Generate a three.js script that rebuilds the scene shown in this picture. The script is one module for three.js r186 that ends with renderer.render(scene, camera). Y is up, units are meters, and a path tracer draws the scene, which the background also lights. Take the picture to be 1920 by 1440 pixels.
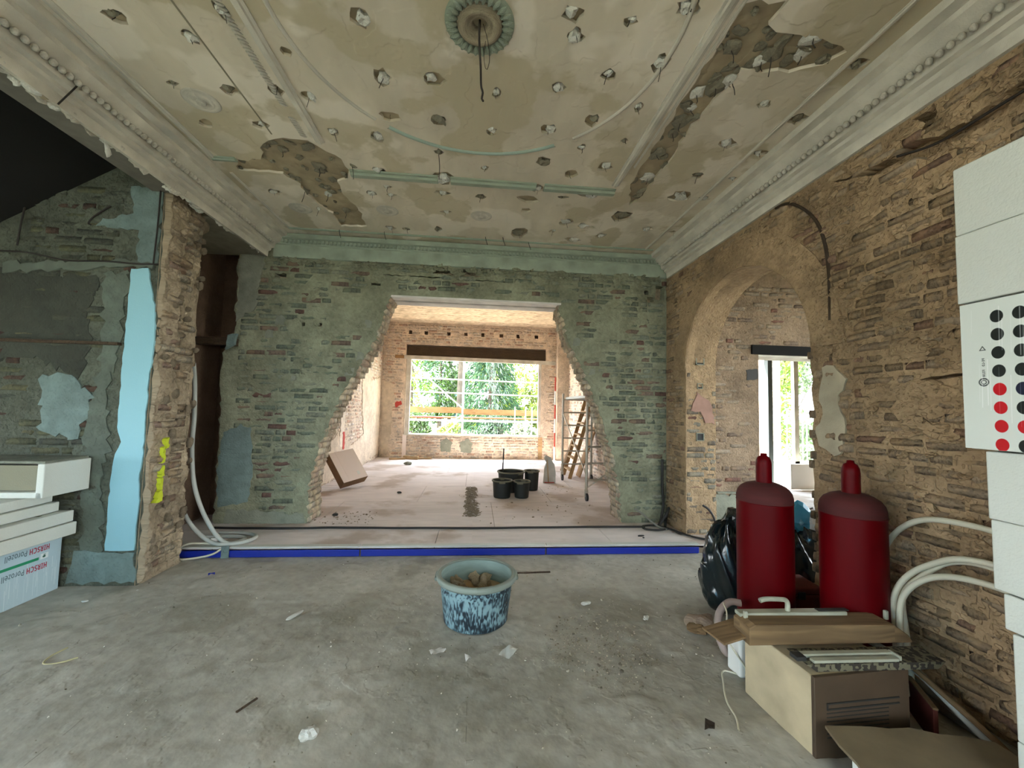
import * as THREE from 'three';
import { RoundedBoxGeometry } from 'three/addons/geometries/RoundedBoxGeometry.js';
import { mergeGeometries } from 'three/addons/utils/BufferGeometryUtils.js';

// ---------------------------------------------------------------- camera, sky, sun, exposure
const scene = new THREE.Scene();
const camera = new THREE.PerspectiveCamera(87.91, 4 / 3, 0.05, 300);
camera.position.set(0, 1.6, 0);
camera.rotation.order = 'YXZ';
camera.rotation.set(0.05863, -0.08936, 0.02393);
camera.updateMatrixWorld(true);
camera.updateProjectionMatrix();
const renderer = new THREE.WebGLRenderer({ antialias: true });
renderer.toneMapping = THREE.LinearToneMapping;
renderer.toneMappingExposure = 17.5;
renderer.shadowMap.enabled = true;
{ // hazy pale-blue summer sky
  const W = 64, H = 64, d = new Float32Array(W * H * 4);
  for (let j = 0; j < H; j++) {
    const up = Math.max(0, Math.sin(((j + 0.5) / H - 0.5) * Math.PI)), k = Math.pow(1 - up, 1.6);
    for (let i = 0; i < W; i++) d.set([0.74 + 0.3 * k, 0.88 + 0.16 * k, 1.06 + 0.04 * k, 1], (j * W + i) * 4);
  }
  const sky = new THREE.DataTexture(d, W, H, THREE.RGBAFormat, THREE.FloatType);
  sky.mapping = THREE.EquirectangularReflectionMapping;
  sky.magFilter = THREE.LinearFilter; sky.needsUpdate = true;
  scene.background = sky; scene.environment = sky;
}
const sun = new THREE.DirectionalLight(new THREE.Color(1, 0.95, 0.88), 3);
sun.position.set(-0.6 * 30, 30, -0.42 * 30 - 8);
sun.target.position.set(0, 0, -8);
sun.castShadow = true; sun.shadow.mapSize.set(4096, 4096);
Object.assign(sun.shadow.camera, { left: -30, right: 30, top: 30, bottom: -30, near: 1, far: 90 });
scene.add(sun, sun.target);

// ---------------------------------------------------------------- numbers and noise
function rng(seed) { let s = seed >>> 0; return () => { s = (s + 0x6d2b79f5) | 0; let t = Math.imul(s ^ (s >>> 15), 1 | s); t = (t + Math.imul(t ^ (t >>> 7), 61 | t)) ^ t; return ((t ^ (t >>> 14)) >>> 0) / 4294967296; }; }
const hash = (x, y, s) => { let h = Math.imul(x, 374761393) ^ Math.imul(y, 668265263) ^ Math.imul(s, 2147483647 - 1013); h = Math.imul(h ^ (h >>> 13), 1274126177); return ((h ^ (h >>> 16)) >>> 0) / 4294967296; };
const mod = (a, n) => ((a % n) + n) % n;
function vn(x, y, per, s) { // periodic value noise, 0..1
  const ix = Math.floor(x), iy = Math.floor(y), fx = x - ix, fy = y - iy, u = fx * fx * (3 - 2 * fx), v = fy * fy * (3 - 2 * fy);
  const x0 = mod(ix, per), x1 = mod(ix + 1, per), y0 = mod(iy, per), y1 = mod(iy + 1, per);
  const a = hash(x0, y0, s), b = hash(x1, y0, s), c = hash(x0, y1, s), d = hash(x1, y1, s);
  return a + (b - a) * u + (c - a) * v + (a - b - c + d) * u * v;
}
function fb(u, v, f, oct, s) { let a = 0.5, t = 0, n = 0; for (let i = 0; i < oct; i++) { t += a * vn(u * f, v * f, f, s + i * 17); n += a; a *= 0.5; f *= 2; } return t / n; }
const gn = (x, z, s) => vn(x, z, 1 << 20, s);
const clamp = (x, a = 0, b = 1) => Math.min(b, Math.max(a, x));
const sst = (a, b, x) => { const t = clamp((x - a) / (b - a)); return t * t * (3 - 2 * t); };
const lerp = (a, b, t) => a + (b - a) * t;
const mix3 = (a, b, t) => [lerp(a[0], b[0], t), lerp(a[1], b[1], t), lerp(a[2], b[2], t)];

// ---------------------------------------------------------------- textures (colour, grain, relief)
function tex(size, metres, fn, srgb = true) {
  const d = new Uint8Array(size * size * 4);
  for (let y = 0; y < size; y++) for (let x = 0; x < size; x++) {
    const c = fn((x + 0.5) / size, (y + 0.5) / size), o = (y * size + x) * 4;
    if (typeof c === 'number') d[o] = d[o + 1] = d[o + 2] = clamp(c) * 255; else { d[o] = clamp(c[0]) * 255; d[o + 1] = clamp(c[1]) * 255; d[o + 2] = clamp(c[2]) * 255; }
    d[o + 3] = 255;
  }
  const t = new THREE.DataTexture(d, size, size, THREE.RGBAFormat);
  t.wrapS = t.wrapT = THREE.RepeatWrapping; t.magFilter = THREE.LinearFilter; t.minFilter = THREE.LinearMipmapLinearFilter; t.generateMipmaps = true;
  if (srgb) t.colorSpace = THREE.SRGBColorSpace;
  t.repeat.set(1 / metres, 1 / metres); t.needsUpdate = true;
  return t;
}
function canvasTex(w, h, draw) {
  const c = document.createElement('canvas'); c.width = w; c.height = h;
  draw(c.getContext('2d'), w, h);
  const t = new THREE.CanvasTexture(c); t.colorSpace = THREE.SRGBColorSpace; t.anisotropy = 8; return t;
}
const X = {};
X.grime = tex(512, 1.7, (u, v) => { const a = fb(u, v, 4, 6, 3), b = fb(u, v, 24, 4, 9); const k = 0.87 + 0.3 * (a - 0.5) * 2 * 0.5 + 0.18 * (b - 0.5); return [k + 0.02, k, k - 0.03]; });
X.rough = tex(512, 0.6, (u, v) => { const p = fb(u, v, 32, 4, 5); return 0.55 * fb(u, v, 6, 5, 2) + 0.45 * p - 0.35 * sst(0.62, 0.75, vn(u * 40, v * 40, 40, 77)); }, false);
X.brick = tex(512, 0.7, (u, v) => { const a = fb(u, v, 6, 6, 31), s = sst(0.5, 0.66, fb(u, v, 9, 5, 47)), p = sst(0.6, 0.8, vn(u * 60, v * 60, 60, 5)); const k = 0.82 + 0.36 * (a - 0.5) - 0.1 * p; return mix3([k, k, k], [0.95, 0.93, 0.88], s * 0.7); });
X.mortar = tex(512, 1.3, (u, v) => { const a = fb(u, v, 5, 6, 61), b = fb(u, v, 40, 3, 66); const k = 0.85 + 0.36 * (a - 0.5) + 0.18 * (b - 0.5); return [k + 0.03, k, k - 0.04]; });
X.floor = tex(1024, 3.1, (u, v) => { const a = fb(u, v, 4, 7, 101), b = fb(u, v, 64, 3, 103), d = sst(0.56, 0.72, fb(u, v, 10, 5, 107)); const k = 0.86 + 0.3 * (a - 0.5) + 0.14 * (b - 0.5); return mix3([k + 0.012, k, k - 0.035], [0.66, 0.64, 0.58], d * 0.4); });
X.floorB = tex(1024, 1.9, (u, v) => { const s = sst(0.6, 0.72, fb(u * 0.6 + v * 0.8, v * 0.6 - u * 0.8 + 5, 20, 4, 115)); return 0.4 * fb(u, v, 8, 6, 111) + 0.4 * fb(u, v, 40, 4, 113) + 0.2 * s; }, false);
X.board = tex(1024, 4.2, (u, v) => { const a = fb(u, v, 5, 7, 121), st = fb(u * 0.25, v, 64, 3, 123), d = sst(0.55, 0.75, fb(u, v, 8, 6, 127)); const k = 0.91 + 0.16 * (a - 0.5) + 0.1 * (st - 0.5); return mix3([k, k - 0.01, k - 0.01], [0.72, 0.67, 0.62], d * 0.75); });
X.ceil = tex(1024, 3.7, (u, v) => { const a = fb(u, v, 4, 6, 131), p = sst(0.53, 0.58, fb(u, v, 5, 5, 133)), q = sst(0.58, 0.63, fb(u, v, 7, 6, 139)), st = fb(u, v * 0.3, 30, 4, 137); const k = 0.86 + 0.2 * (a - 0.5) + 0.1 * (st - 0.5); return mix3(mix3([k, k - 0.01, k - 0.06], [0.97, 0.97, 0.95], p * 0.55), [0.74, 0.72, 0.62], q * 0.6); });
X.ceilB = tex(512, 1.1, (u, v) => 0.6 * fb(u, v, 5, 5, 141) + 0.4 * sst(0.5, 0.56, fb(u, v, 6, 4, 143)), false);
X.lath = tex(512, 0.5, (u, v) => { const s = vn(u * 4, v * 64, 64, 151), a = fb(u, v, 6, 5, 153); const k = 0.7 + 0.25 * (s - 0.5) + 0.4 * (a - 0.5); return [k + 0.06, k, k - 0.06]; });
X.wood = tex(512, 0.8, (u, v) => { const g = vn(u * 3, v * 70 + 3 * fb(u, v, 4, 3, 161), 70, 163), a = fb(u, v, 4, 4, 165); const k = 0.78 + 0.22 * (g - 0.5) + 0.18 * (a - 0.5); return [k + 0.02, k, k - 0.03]; });
X.fine = tex(256, 0.35, (u, v) => 0.5 * fb(u, v, 16, 4, 171) + 0.5 * fb(u, v, 64, 2, 173), false);
X.dust = tex(512, 0.9, (u, v) => { const k = 0.86 + 0.3 * (fb(u, v, 5, 6, 181) - 0.5); return [k, k, k]; });
X.speck = tex(256, 0.3, (u, v) => { const n = fb(u, v, 20, 3, 191); return n > 0.5 ? [0.42, 0.4, 0.32] : [0.2, 0.18, 0.15]; });
X.reed = tex(512, 0.7, (u, v) => { const a = vn(u * 10, v * 60, 60, 195), b = fb(u, v, 8, 5, 197); const k = 0.78 + 0.4 * (a - 0.5) + 0.25 * (b - 0.5); return [k + 0.03, k - 0.02, k - 0.1]; });

// ---------------------------------------------------------------- materials
const mats = [];
function mk(color, o = {}) {
  const { phys, ...rest } = o, m = new (phys ? THREE.MeshPhysicalMaterial : THREE.MeshStandardMaterial)({ color, roughness: 0.9, metalness: 0, ...rest });
  mats.push(m); return m;
}
const M = {
  floor: mk('#bfbeb8', { map: X.floor, bumpMap: X.floorB, bumpScale: 0.009 }),
  panel: mk('#e9e2dd', { map: X.board, bumpMap: X.floorB, bumpScale: 0.004 }),
  panelEdge: mk('#8b7a66', { map: X.dust }),
  screed: mk('#8d8475', { map: X.grime }),
  ceil: mk('#efe6dc', { map: X.ceil, bumpMap: X.ceilB, bumpScale: 0.004 }),
  lath: mk('#b3a78e', { map: X.grime, bumpMap: X.ceilB, bumpScale: 0.008 }),
  mould: mk('#e2dccd', { map: X.dust, bumpMap: X.fine, bumpScale: 0.002 }),
  mouldGreen: mk('#acb8a4', { map: X.dust, bumpMap: X.fine, bumpScale: 0.002 }),
  lump: mk('#e3e2d8', { map: X.dust }),
  lumpDark: mk('#8b8572', { map: X.dust }),
  rust: mk('#2b2521', { roughness: 0.8 }),
  mBack: mk('#98a08c', { map: X.mortar, bumpMap: X.rough, bumpScale: 0.012 }),  // mortar green holds the teal light falling on the back wall
  mRight: mk('#b49e80', { map: X.mortar, bumpMap: X.rough, bumpScale: 0.02 }),
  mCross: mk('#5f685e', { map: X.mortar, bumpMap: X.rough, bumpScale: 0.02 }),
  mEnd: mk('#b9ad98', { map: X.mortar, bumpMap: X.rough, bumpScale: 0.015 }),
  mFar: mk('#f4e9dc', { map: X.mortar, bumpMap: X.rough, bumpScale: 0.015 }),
  mNext: mk('#a08f7b', { map: X.mortar, bumpMap: X.rough, bumpScale: 0.02 }),
  umber: mk('#6b5645', { map: X.grime, bumpMap: X.rough, bumpScale: 0.01 }),
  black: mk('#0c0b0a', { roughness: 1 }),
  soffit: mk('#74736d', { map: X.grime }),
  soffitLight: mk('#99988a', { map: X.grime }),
  cyan: mk('#93c2cd', { bumpMap: X.fine, bumpScale: 0.001 }),  // white plaster with the cyan light put into its colour
  tealPlaster: mk('#7b9293', { map: X.grime, bumpMap: X.rough, bumpScale: 0.006 }),  // plaster tone with the teal window light mixed in
  greyPlaster: mk('#8f968a', { map: X.grime, bumpMap: X.rough, bumpScale: 0.006 }),
  cream: mk('#dcd0be', { map: X.grime, bumpMap: X.rough, bumpScale: 0.006 }),
  creamDark: mk('#b3a68c', { map: X.dust, bumpMap: X.rough, bumpScale: 0.004 }),
  foam: mk('#ced1c8', { bumpMap: X.fine, bumpScale: 0.0015, roughness: 0.8 }),
  foamIn: mk('#83806c', { bumpMap: X.fine, bumpScale: 0.0015 }),
  red: mk('#62020a', { roughness: 0.42, map: X.dust, phys: true, specularIntensity: 0.2 }),
  redDust: mk('#521716', { roughness: 0.85, map: X.dust }),
  blue: mk('#0a2490', { roughness: 0.4 }),
  strip: mk('#b9bcb4', { roughness: 0.5 }),
  hose: mk('#a9aca4', { roughness: 0.5 }),
  hoseWhite: mk('#cfccb8', { roughness: 0.5 }),
  rubber: mk('#23211f', { roughness: 0.6 }),
  bag: mk('#0d1c20', { roughness: 0.22, phys: true, clearcoat: 0.6, clearcoatRoughness: 0.2 }),
  bagBlue: mk('#3c8aa6', { roughness: 0.25 }),
  tub: mk('#1c201c', { roughness: 0.6, map: X.dust }),
  tubRim: mk('#77725c', { roughness: 0.7, map: X.dust }),
  alu: mk('#a9a294', { roughness: 0.45, metalness: 0.6 }),
  wood: mk('#c19b6c', { map: X.wood }),
  woodPale: mk('#d3b58b', { map: X.wood }),
  woodOld: mk('#937a59', { map: X.wood }),
  timberDark: mk('#564635', { map: X.wood, bumpMap: X.rough, bumpScale: 0.01 }),
  card: mk('#8f7f63', { map: X.dust }),
  cardPink: mk('#f1e4dc'),
  cardEdge: mk('#8a6a4a', { map: X.dust }),
  mdf: mk('#dccaa6', { map: X.dust }),
  cabFront: mk('#5a4836', { map: X.dust, roughness: 0.6 }),
  white: mk('#e6e6e0', { roughness: 0.6 }),
  whiteTrim: mk('#eee9da', { roughness: 0.7, map: X.dust }),
  pvc: mk('#bfc0ab', { roughness: 0.5, map: X.dust }),
  steel: mk('#2a2a28', { roughness: 0.7 }),
  flange: mk('#efe8e0', { roughness: 0.6, map: X.dust }),
  mullion: mk('#5d6a6a', { roughness: 0.5 }),
  glass: new THREE.MeshPhysicalMaterial({ color: '#f4fbf8', transmission: 1, thickness: 0, roughness: 0.02, ior: 1.5 }),
  glassPale: new THREE.MeshPhysicalMaterial({ color: '#f3f6f4', transmission: 1, thickness: 0, roughness: 0.02, ior: 1.5 }),
  glassTeal: new THREE.MeshPhysicalMaterial({ color: '#a9def0', transmission: 1, thickness: 0, roughness: 0.02, ior: 1.5 }),  // teal tint added so the left rear window gives cyan light
  speck: mk('#ffffff', { map: X.speck, bumpMap: X.speck, bumpScale: 0.006 }),
  pipe: mk('#75746a', { roughness: 0.6 }),
  redBrick: mk('#7c3a30', { map: X.dust }),
  brickRed: mk('#6e3028', { roughness: 0.8, map: X.dust }),
  pink: mk('#9b8a84', { roughness: 0.6 }),
  paper: mk('#dcdad6', { roughness: 0.6, side: THREE.DoubleSide }),
  paintGreen: mk('#c3cf2f', { roughness: 0.8 }),
  paintRed: mk('#b8453a', { roughness: 0.9 }),
  scaf: mk('#b5b4ae', { roughness: 0.5, metalness: 0.3 }),
  plank: mk('#a98a62', { map: X.wood }),
  ground: mk('#8d8670', { map: X.floor }),
  lawn: mk('#4c6428', { map: X.floor }),
  bark: mk('#6d6458', { map: X.wood }),
  plywood: mk('#b8a586', { map: X.wood }),
  screenWall: mk('#a9a99b', { map: X.grime }),
};

// ---------------------------------------------------------------- building helpers
const used = new Map();
function numbered(n) { const k = used.get(n) ?? 0; used.set(n, k + 1); return k ? `${n}_${String(k).padStart(3, '0')}` : n; }
function shade(o) { o.traverse((m) => { if (m.isMesh) { m.castShadow = true; m.receiveShadow = true; } }); return o; }
function thing(name, label, category, pos = [0, 0, 0], turn = 0, group) {
  const o = new THREE.Group(); o.name = numbered(name); o.position.set(...pos); o.rotation.y = turn;
  o.userData = { label, category, kind: 'thing' }; if (group) o.userData.group = group;
  scene.add(o); return o;
}
function part(parent, name, geo, mat, label) { const m = new THREE.Mesh(geo, mat); m.name = name; m.castShadow = m.receiveShadow = true; if (label) m.userData.label = label; parent.add(m); return m; }
function single(name, geo, mat, label, category, group, pos = [0, 0, 0], turn = 0) {
  const m = new THREE.Mesh(geo, mat); m.name = numbered(name); m.castShadow = m.receiveShadow = true; m.position.set(...pos); m.rotation.y = turn;
  m.userData = { label, category, kind: 'thing' }; if (group) m.userData.group = group; scene.add(m); return m;
}
function struct(name) { const o = new THREE.Group(); o.name = name; o.userData = { kind: 'structure' }; scene.add(o); return o; }
function copy(o, label, pos, turn = 0) { const c = o.clone(); c.name = numbered(o.name.replace(/_\d+$/, '')); c.userData = { ...o.userData, label }; c.position.set(...pos); c.rotation.y = turn; scene.add(c); return c; }
function wuv(g) { // uv in metres, by the face's main direction
  if (g.index) g = g.toNonIndexed();
  const p = g.attributes.position, n = p.count, uv = new Float32Array(n * 2), a = new THREE.Vector3(), b = new THREE.Vector3(), c = new THREE.Vector3();
  for (let i = 0; i < n; i += 3) {
    a.fromBufferAttribute(p, i); b.fromBufferAttribute(p, i + 1).sub(a); c.fromBufferAttribute(p, i + 2).sub(a); b.cross(c);
    const x = Math.abs(b.x), y = Math.abs(b.y), z = Math.abs(b.z);
    for (let k = i; k < i + 3; k++) { const [s, t] = y >= x && y >= z ? [p.getX(k), p.getZ(k)] : x >= z ? [p.getZ(k), p.getY(k)] : [p.getX(k), p.getY(k)]; uv[2 * k] = s; uv[2 * k + 1] = t; }
  }
  g.setAttribute('uv', new THREE.BufferAttribute(uv, 2)); return g;
}
const T3 = (g, x, y, z) => g.translate(x, y, z);
function box(w, h, d, x = 0, y = 0, z = 0) { return wuv(new THREE.BoxGeometry(w, h, d)).translate(x, y, z); }
function bx(x0, x1, y0, y1, z0, z1) { return wuv(T3(new THREE.BoxGeometry(x1 - x0, y1 - y0, z1 - z0), (x0 + x1) / 2, (y0 + y1) / 2, (z0 + z1) / 2)); }
function rbox(w, h, d, r = 0.006, x = 0, y = 0, z = 0, seg = 1) { return T3(wuv(new RoundedBoxGeometry(w, h, d, seg, r)), x, y, z); }
function cyl(r0, r1, h, seg = 16) { return new THREE.CylinderGeometry(r1, r0, h, seg); }
const V = (x, y, z) => new THREE.Vector3(x, y, z);
function bar(a, b, r, seg = 8) { const A = V(...a), B = V(...b), d = B.clone().sub(A), g = new THREE.CylinderGeometry(r, r, d.length(), seg); g.applyQuaternion(new THREE.Quaternion().setFromUnitVectors(V(0, 1, 0), d.normalize())); return g.translate((A.x + B.x) / 2, (A.y + B.y) / 2, (A.z + B.z) / 2); }
function plankG(a, b, w, t, up = [0, 1, 0]) { // board from a to b, w wide, t thick (thickness towards up)
  const A = V(...a), B = V(...b), x = B.clone().sub(A), L = x.length(); x.normalize();
  const y = V(...up), z = x.clone().cross(y).normalize(); y.copy(z).cross(x).normalize();
  const g = wuv(new THREE.BoxGeometry(L, t, w)); g.applyMatrix4(new THREE.Matrix4().makeBasis(x, y, z)); return g.translate((A.x + B.x) / 2, (A.y + B.y) / 2, (A.z + B.z) / 2);
}
function tube(pts, r, seg = 60, rs = 8, closed = false) { return new THREE.TubeGeometry(new THREE.CatmullRomCurve3(pts.map((p) => V(...p)), closed, 'centripetal'), seg, r, rs, closed); }
function lathe(pts, seg = 40) { return new THREE.LatheGeometry(pts.map(([x, y]) => new THREE.Vector2(x, y)), seg); }
const join = (list) => mergeGeometries(list.map((g) => { g = g.index ? g.toNonIndexed() : g.clone(); for (const k of Object.keys(g.attributes)) if (!['position', 'normal', 'uv'].includes(k)) g.deleteAttribute(k); return g; }));
function poly(pts) { return new THREE.Shape(pts.map(([x, y]) => new THREE.Vector2(x, y))); }
function jag(pts, amp, step, seed, closed = true) { // subdivides a polyline and roughens it
  const r = rng(seed), out = [];
  for (let i = 0; i < pts.length - (closed ? 0 : 1); i++) {
    const a = pts[i], b = pts[(i + 1) % pts.length], L = Math.hypot(b[0] - a[0], b[1] - a[1]), n = Math.max(1, Math.round(L / step));
    for (let k = 0; k < n; k++) { const t = k / n, e = k ? 1 : 0.4; out.push([lerp(a[0], b[0], t) + (r() - 0.5) * 2 * amp * e, lerp(a[1], b[1], t) + (r() - 0.5) * 2 * amp * e]); }
  }
  if (!closed) out.push(pts[pts.length - 1]);
  return out;
}
function slab(shapePts, depth, holes = []) { const s = poly(shapePts); for (const h of holes) s.holes.push(new THREE.Path(h.map(([x, y]) => new THREE.Vector2(x, y)))); return new THREE.ExtrudeGeometry(s, { depth, bevelEnabled: false, curveSegments: 12 }).translate(0, 0, -depth); }
// a slab drawn as (u, v) whose front is at the plane: facing +z (u = x), -x (u = z) or +x (u = -z)
function faceTo(g, facing, plane) {
  if (facing === 'z') return g.translate(0, 0, plane);
  if (facing === '-x') return g.rotateY(-Math.PI / 2).translate(plane, 0, 0);
  return g.rotateY(Math.PI / 2).translate(plane, 0, 0);
}
function inPoly(x, y, P) { let c = false; for (let i = 0, j = P.length - 1; i < P.length; j = i++) if ((P[i][1] > y) !== (P[j][1] > y) && x < ((P[j][0] - P[i][0]) * (y - P[i][1])) / (P[j][1] - P[i][1]) + P[i][0]) c = !c; return c; }
function blob(r, seed, amp = 0.35, detail = 1, sx = 1, sy = 1, sz = 1) { // a lump with an uneven skin
  const g = new THREE.IcosahedronGeometry(r, detail), p = g.attributes.position, s = seed;
  for (let i = 0; i < p.count; i++) { const x = p.getX(i) / r, y = p.getY(i) / r, z = p.getZ(i) / r, k = 1 + amp * (vn(x * 1.7 + 9, y * 1.7 + z * 2.3 + 9, 1 << 16, s) - 0.5) * 2; p.setXYZ(i, p.getX(i) * k * sx, p.getY(i) * k * sy, p.getZ(i) * k * sz); }
  g.computeVertexNormals(); return wuv(g);
}
// plaster patch: an irregular thin sheet on a wall
function patch(parent, name, facing, plane, pts, amp, mat, seed, t = 0.008, label) { return part(parent, name, faceTo(slab(jag(pts, amp, 0.05, seed), t + 0.01), facing, plane + (facing === 'z' ? t : facing === 'x' ? t : -t)), mat, label); }

// worn bricks: front at z = 0, 1 long, 1 high, 1 deep
function brickGeo(seed) {
  const r = rng(seed), nx = 4, ny = 2, P = [], I = [], U = [], ou = r() * 3, ov = r() * 3;
  const id = (i, j) => j * (nx + 1) + i;
  for (let j = 0; j <= ny; j++) for (let i = 0; i <= nx; i++) {
    const ex = i === 0 || i === nx, ey = j === 0 || j === ny; let x = i / nx - 0.5, y = j / ny - 0.5;
    if (ex) x *= 0.97 - 0.05 * r(); else x += (r() - 0.5) * 0.06;
    if (ey) y *= 0.95 - 0.14 * r(); else y += (r() - 0.5) * 0.15;
    P.push(x, y, (ex || ey ? -0.06 - 0.12 * r() : -0.05 * r()) - (ex && ey ? 0.08 * r() : 0)); U.push(x * 0.24 + ou, y * 0.07 + ov);
  }
  for (let j = 0; j < ny; j++) for (let i = 0; i < nx; i++) I.push(id(i, j), id(i + 1, j), id(i + 1, j + 1), id(i, j), id(i + 1, j + 1), id(i, j + 1));
  const rim = []; for (let i = 0; i < nx; i++) rim.push(id(i, 0)); for (let j = 0; j < ny; j++) rim.push(id(nx, j)); for (let i = nx; i > 0; i--) rim.push(id(i, ny)); for (let j = ny; j > 0; j--) rim.push(id(0, j));
  const base = P.length / 3;
  rim.forEach((k) => { P.push(Math.sign(P[3 * k]) * 0.5 * (Math.abs(P[3 * k]) > 0.4 ? 1 : Math.abs(P[3 * k]) * 2), Math.abs(P[3 * k + 1]) > 0.3 ? Math.sign(P[3 * k + 1]) * 0.5 : P[3 * k + 1], -1); U.push(U[2 * k], U[2 * k + 1] + 0.05); });
  for (let k = 0; k < rim.length; k++) { const a = rim[k], b = rim[(k + 1) % rim.length], c = base + k, d = base + (k + 1) % rim.length; I.push(a, c, d, a, d, b); }
  const g = new THREE.BufferGeometry(); g.setAttribute('position', new THREE.Float32BufferAttribute(P, 3)); g.setAttribute('uv', new THREE.Float32BufferAttribute(U, 2)); g.setIndex(I); g.computeVertexNormals(); return g;
}
const BRICKS = [0, 1, 2, 3, 4, 5, 6, 7].map((i) => brickGeo(500 + i));
const brickMats = new Map();
function brickMat(c) { if (!brickMats.has(c)) brickMats.set(c, mk(c, { map: X.brick, bumpMap: X.rough, bumpScale: 0.006 })); return brickMats.get(c); }
const brickVC = mk('#ffffff', { map: X.brick, vertexColors: true });
function pick(r, tones) { let t = r(), s = 0; for (const [c, w] of tones) { s += w; if (t < s) return c; } return tones[0][0]; }
// lays courses of bricks on a wall; the nearest in view are pieces of their own, the rest one piece
function lay(parent, o) {
  const r = rng(o.seed), rot = o.facing === 'z' ? 0 : o.facing === '-x' ? -Math.PI / 2 : Math.PI / 2, list = [], q = new THREE.Quaternion().setFromAxisAngle(V(0, 1, 0), rot), v = new THREE.Vector3();
  const H = o.h ?? 0.077, J = o.joint ?? 0.011, D = o.depth ?? 0.06, pr = o.proud ?? [0, 0.01], Ls = o.lengths ?? [0.24, 0.115];
  for (let row = 0, y = o.v0; y + H * 0.5 < o.v1; row++, y += H) {
    let u = o.u0 - r() * 0.2;
    while (u < o.u1) {
      const L = (r() < (o.headers ?? 0.35) ? Ls[1] : Ls[0]) * (0.94 + 0.12 * r()), cu = u + L / 2, cv = y + H / 2; u += L + J;
      const t1 = r(), t2 = r(), t3 = r(), t4 = r(), t5 = r(), tone = pick(r, o.tones);
      const a = Math.max(o.u0, cu - L / 2), b = Math.min(o.u1, cu + L / 2), len = b - a; if (len < 0.04) continue;
      const c = (a + b) / 2;
      if (o.inside && !o.inside(c, cv, len)) continue;
      const bare = typeof o.bare === 'function' ? o.bare(c, cv) : o.bare; if (bare && gn(c * 1.7 + 50, cv * 2.2 + 50, o.seed) * 0.7 + t5 * 0.3 < bare) continue;
      const n = o.plane, p = o.facing === 'z' ? [c, cv, n] : o.facing === '-x' ? [n, cv, c] : [n, cv, -c];
      const out = lerp(pr[0], pr[1], t1), dir = o.facing === 'z' ? [0, 0, 1] : o.facing === '-x' ? [-1, 0, 0] : [1, 0, 0];
      const pos = V(p[0] + dir[0] * out, p[1] + (t2 - 0.5) * 0.006, p[2] + dir[2] * out);
      v.copy(pos).project(camera); const seen = v.z < 1 && Math.abs(v.x) < 1.03 && Math.abs(v.y) < 1.03, near = v.z < 1 && Math.abs(v.x) < 1.7 && Math.abs(v.y) < 1.7;
      if (!near) continue;
      list.push({ pos, len, h: (H - J) * ((o.low ?? 0.92) + (1.02 - (o.low ?? 0.92)) * t3), tone, g: Math.floor(t4 * 8), tilt: (t2 - 0.5) * (o.tilt ?? 0.03), d: pos.distanceTo(camera.position) + (seen ? 0 : 100) });
    }
  }
  list.sort((a, b) => a.d - b.d);
  const max = o.max ?? 300, rest = [];
  list.forEach((k, i) => {
    const m = new THREE.Matrix4().compose(k.pos, q.clone().multiply(new THREE.Quaternion().setFromAxisAngle(V(0, 0, 1), k.tilt)), V(k.len, k.h, D));
    if (i < max && k.d < 100) { const b = part(parent, 'brick', BRICKS[k.g], brickMat(k.tone)); b.applyMatrix4(m); return; }
    const g = BRICKS[k.g].clone().applyMatrix4(m), col = new THREE.Color(k.tone), n = g.attributes.position.count, ca = new Float32Array(n * 3); for (let e = 0; e < n; e++) ca.set([col.r, col.g, col.b], e * 3);
    g.setAttribute('color', new THREE.BufferAttribute(ca, 3)); rest.push(g);
  });
  if (rest.length) part(parent, 'brickwork', mergeGeometries(rest), brickVC).userData.kind = 'stuff';
}

// flat smears and lumps of old mortar left on a wall
function smears(parent, o) {
  const r = rng(o.seed), base = [0, 1, 2, 3].map((i) => blob(1, o.seed + i, 0.55, 2)), list = [];
  for (let i = 0; i < o.n; i++) {
    const u = lerp(o.u0, o.u1, r()), v = lerp(o.v0, o.v1, r()), s = o.size * (0.3 + 0.9 * r() * r()), k = r(); if (o.inside && !o.inside(u, v)) continue;
    const g = base[i % 4].clone().scale(s * (0.8 + 0.8 * k), s * (0.5 + 0.4 * r()), o.thick * (0.6 + 0.7 * r())).rotateZ((r() - 0.5) * 0.8).translate(u, v, 0);
    list.push(faceTo(g, o.facing, o.plane));
  }
  part(parent, 'mortar_smears', wuv(join(list)), o.mat).userData.kind = 'stuff';
}

// ---------------------------------------------------------------- floors
const floorH = (x, z) => 0.010 * (gn(x * 2.1 + 40, z * 2.1 + 40, 1) - 0.5) + 0.007 * (gn(x * 7 + 40, z * 7 + 40, 2) - 0.5) + 0.004 * (gn(x * 21 + 40, z * 21 + 40, 3) - 0.5) + 0.010 * sst(0.62, 0.8, gn(x * 4.3 + 90, z * 6 + 90, 4)) * gn(x * 16, z * 16 + 99, 6);
const floor = struct('floor');
{
  const g = new THREE.PlaneGeometry(8.8, 6.62, 400, 330); g.rotateX(-Math.PI / 2); g.translate(-1.8, 0, -1.1);
  const p = g.attributes.position; for (let i = 0; i < p.count; i++) p.setY(i, floorH(p.getX(i), p.getZ(i)));
  g.computeVertexNormals(); part(floor, 'dusty_screed', wuvTop(g), M.floor);
  part(floor, 'slab', bx(-6.4, 7.7, -0.4, -0.03, -4.41, 5), M.screed);
  part(floor, 'slab', bx(2.6, 7.7, -0.03, 0, -4.41, 2.6), M.screed); part(floor, 'slab', bx(-6.4, 2.6, -0.03, 0, 2.2, 5), M.screed);
}
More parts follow.
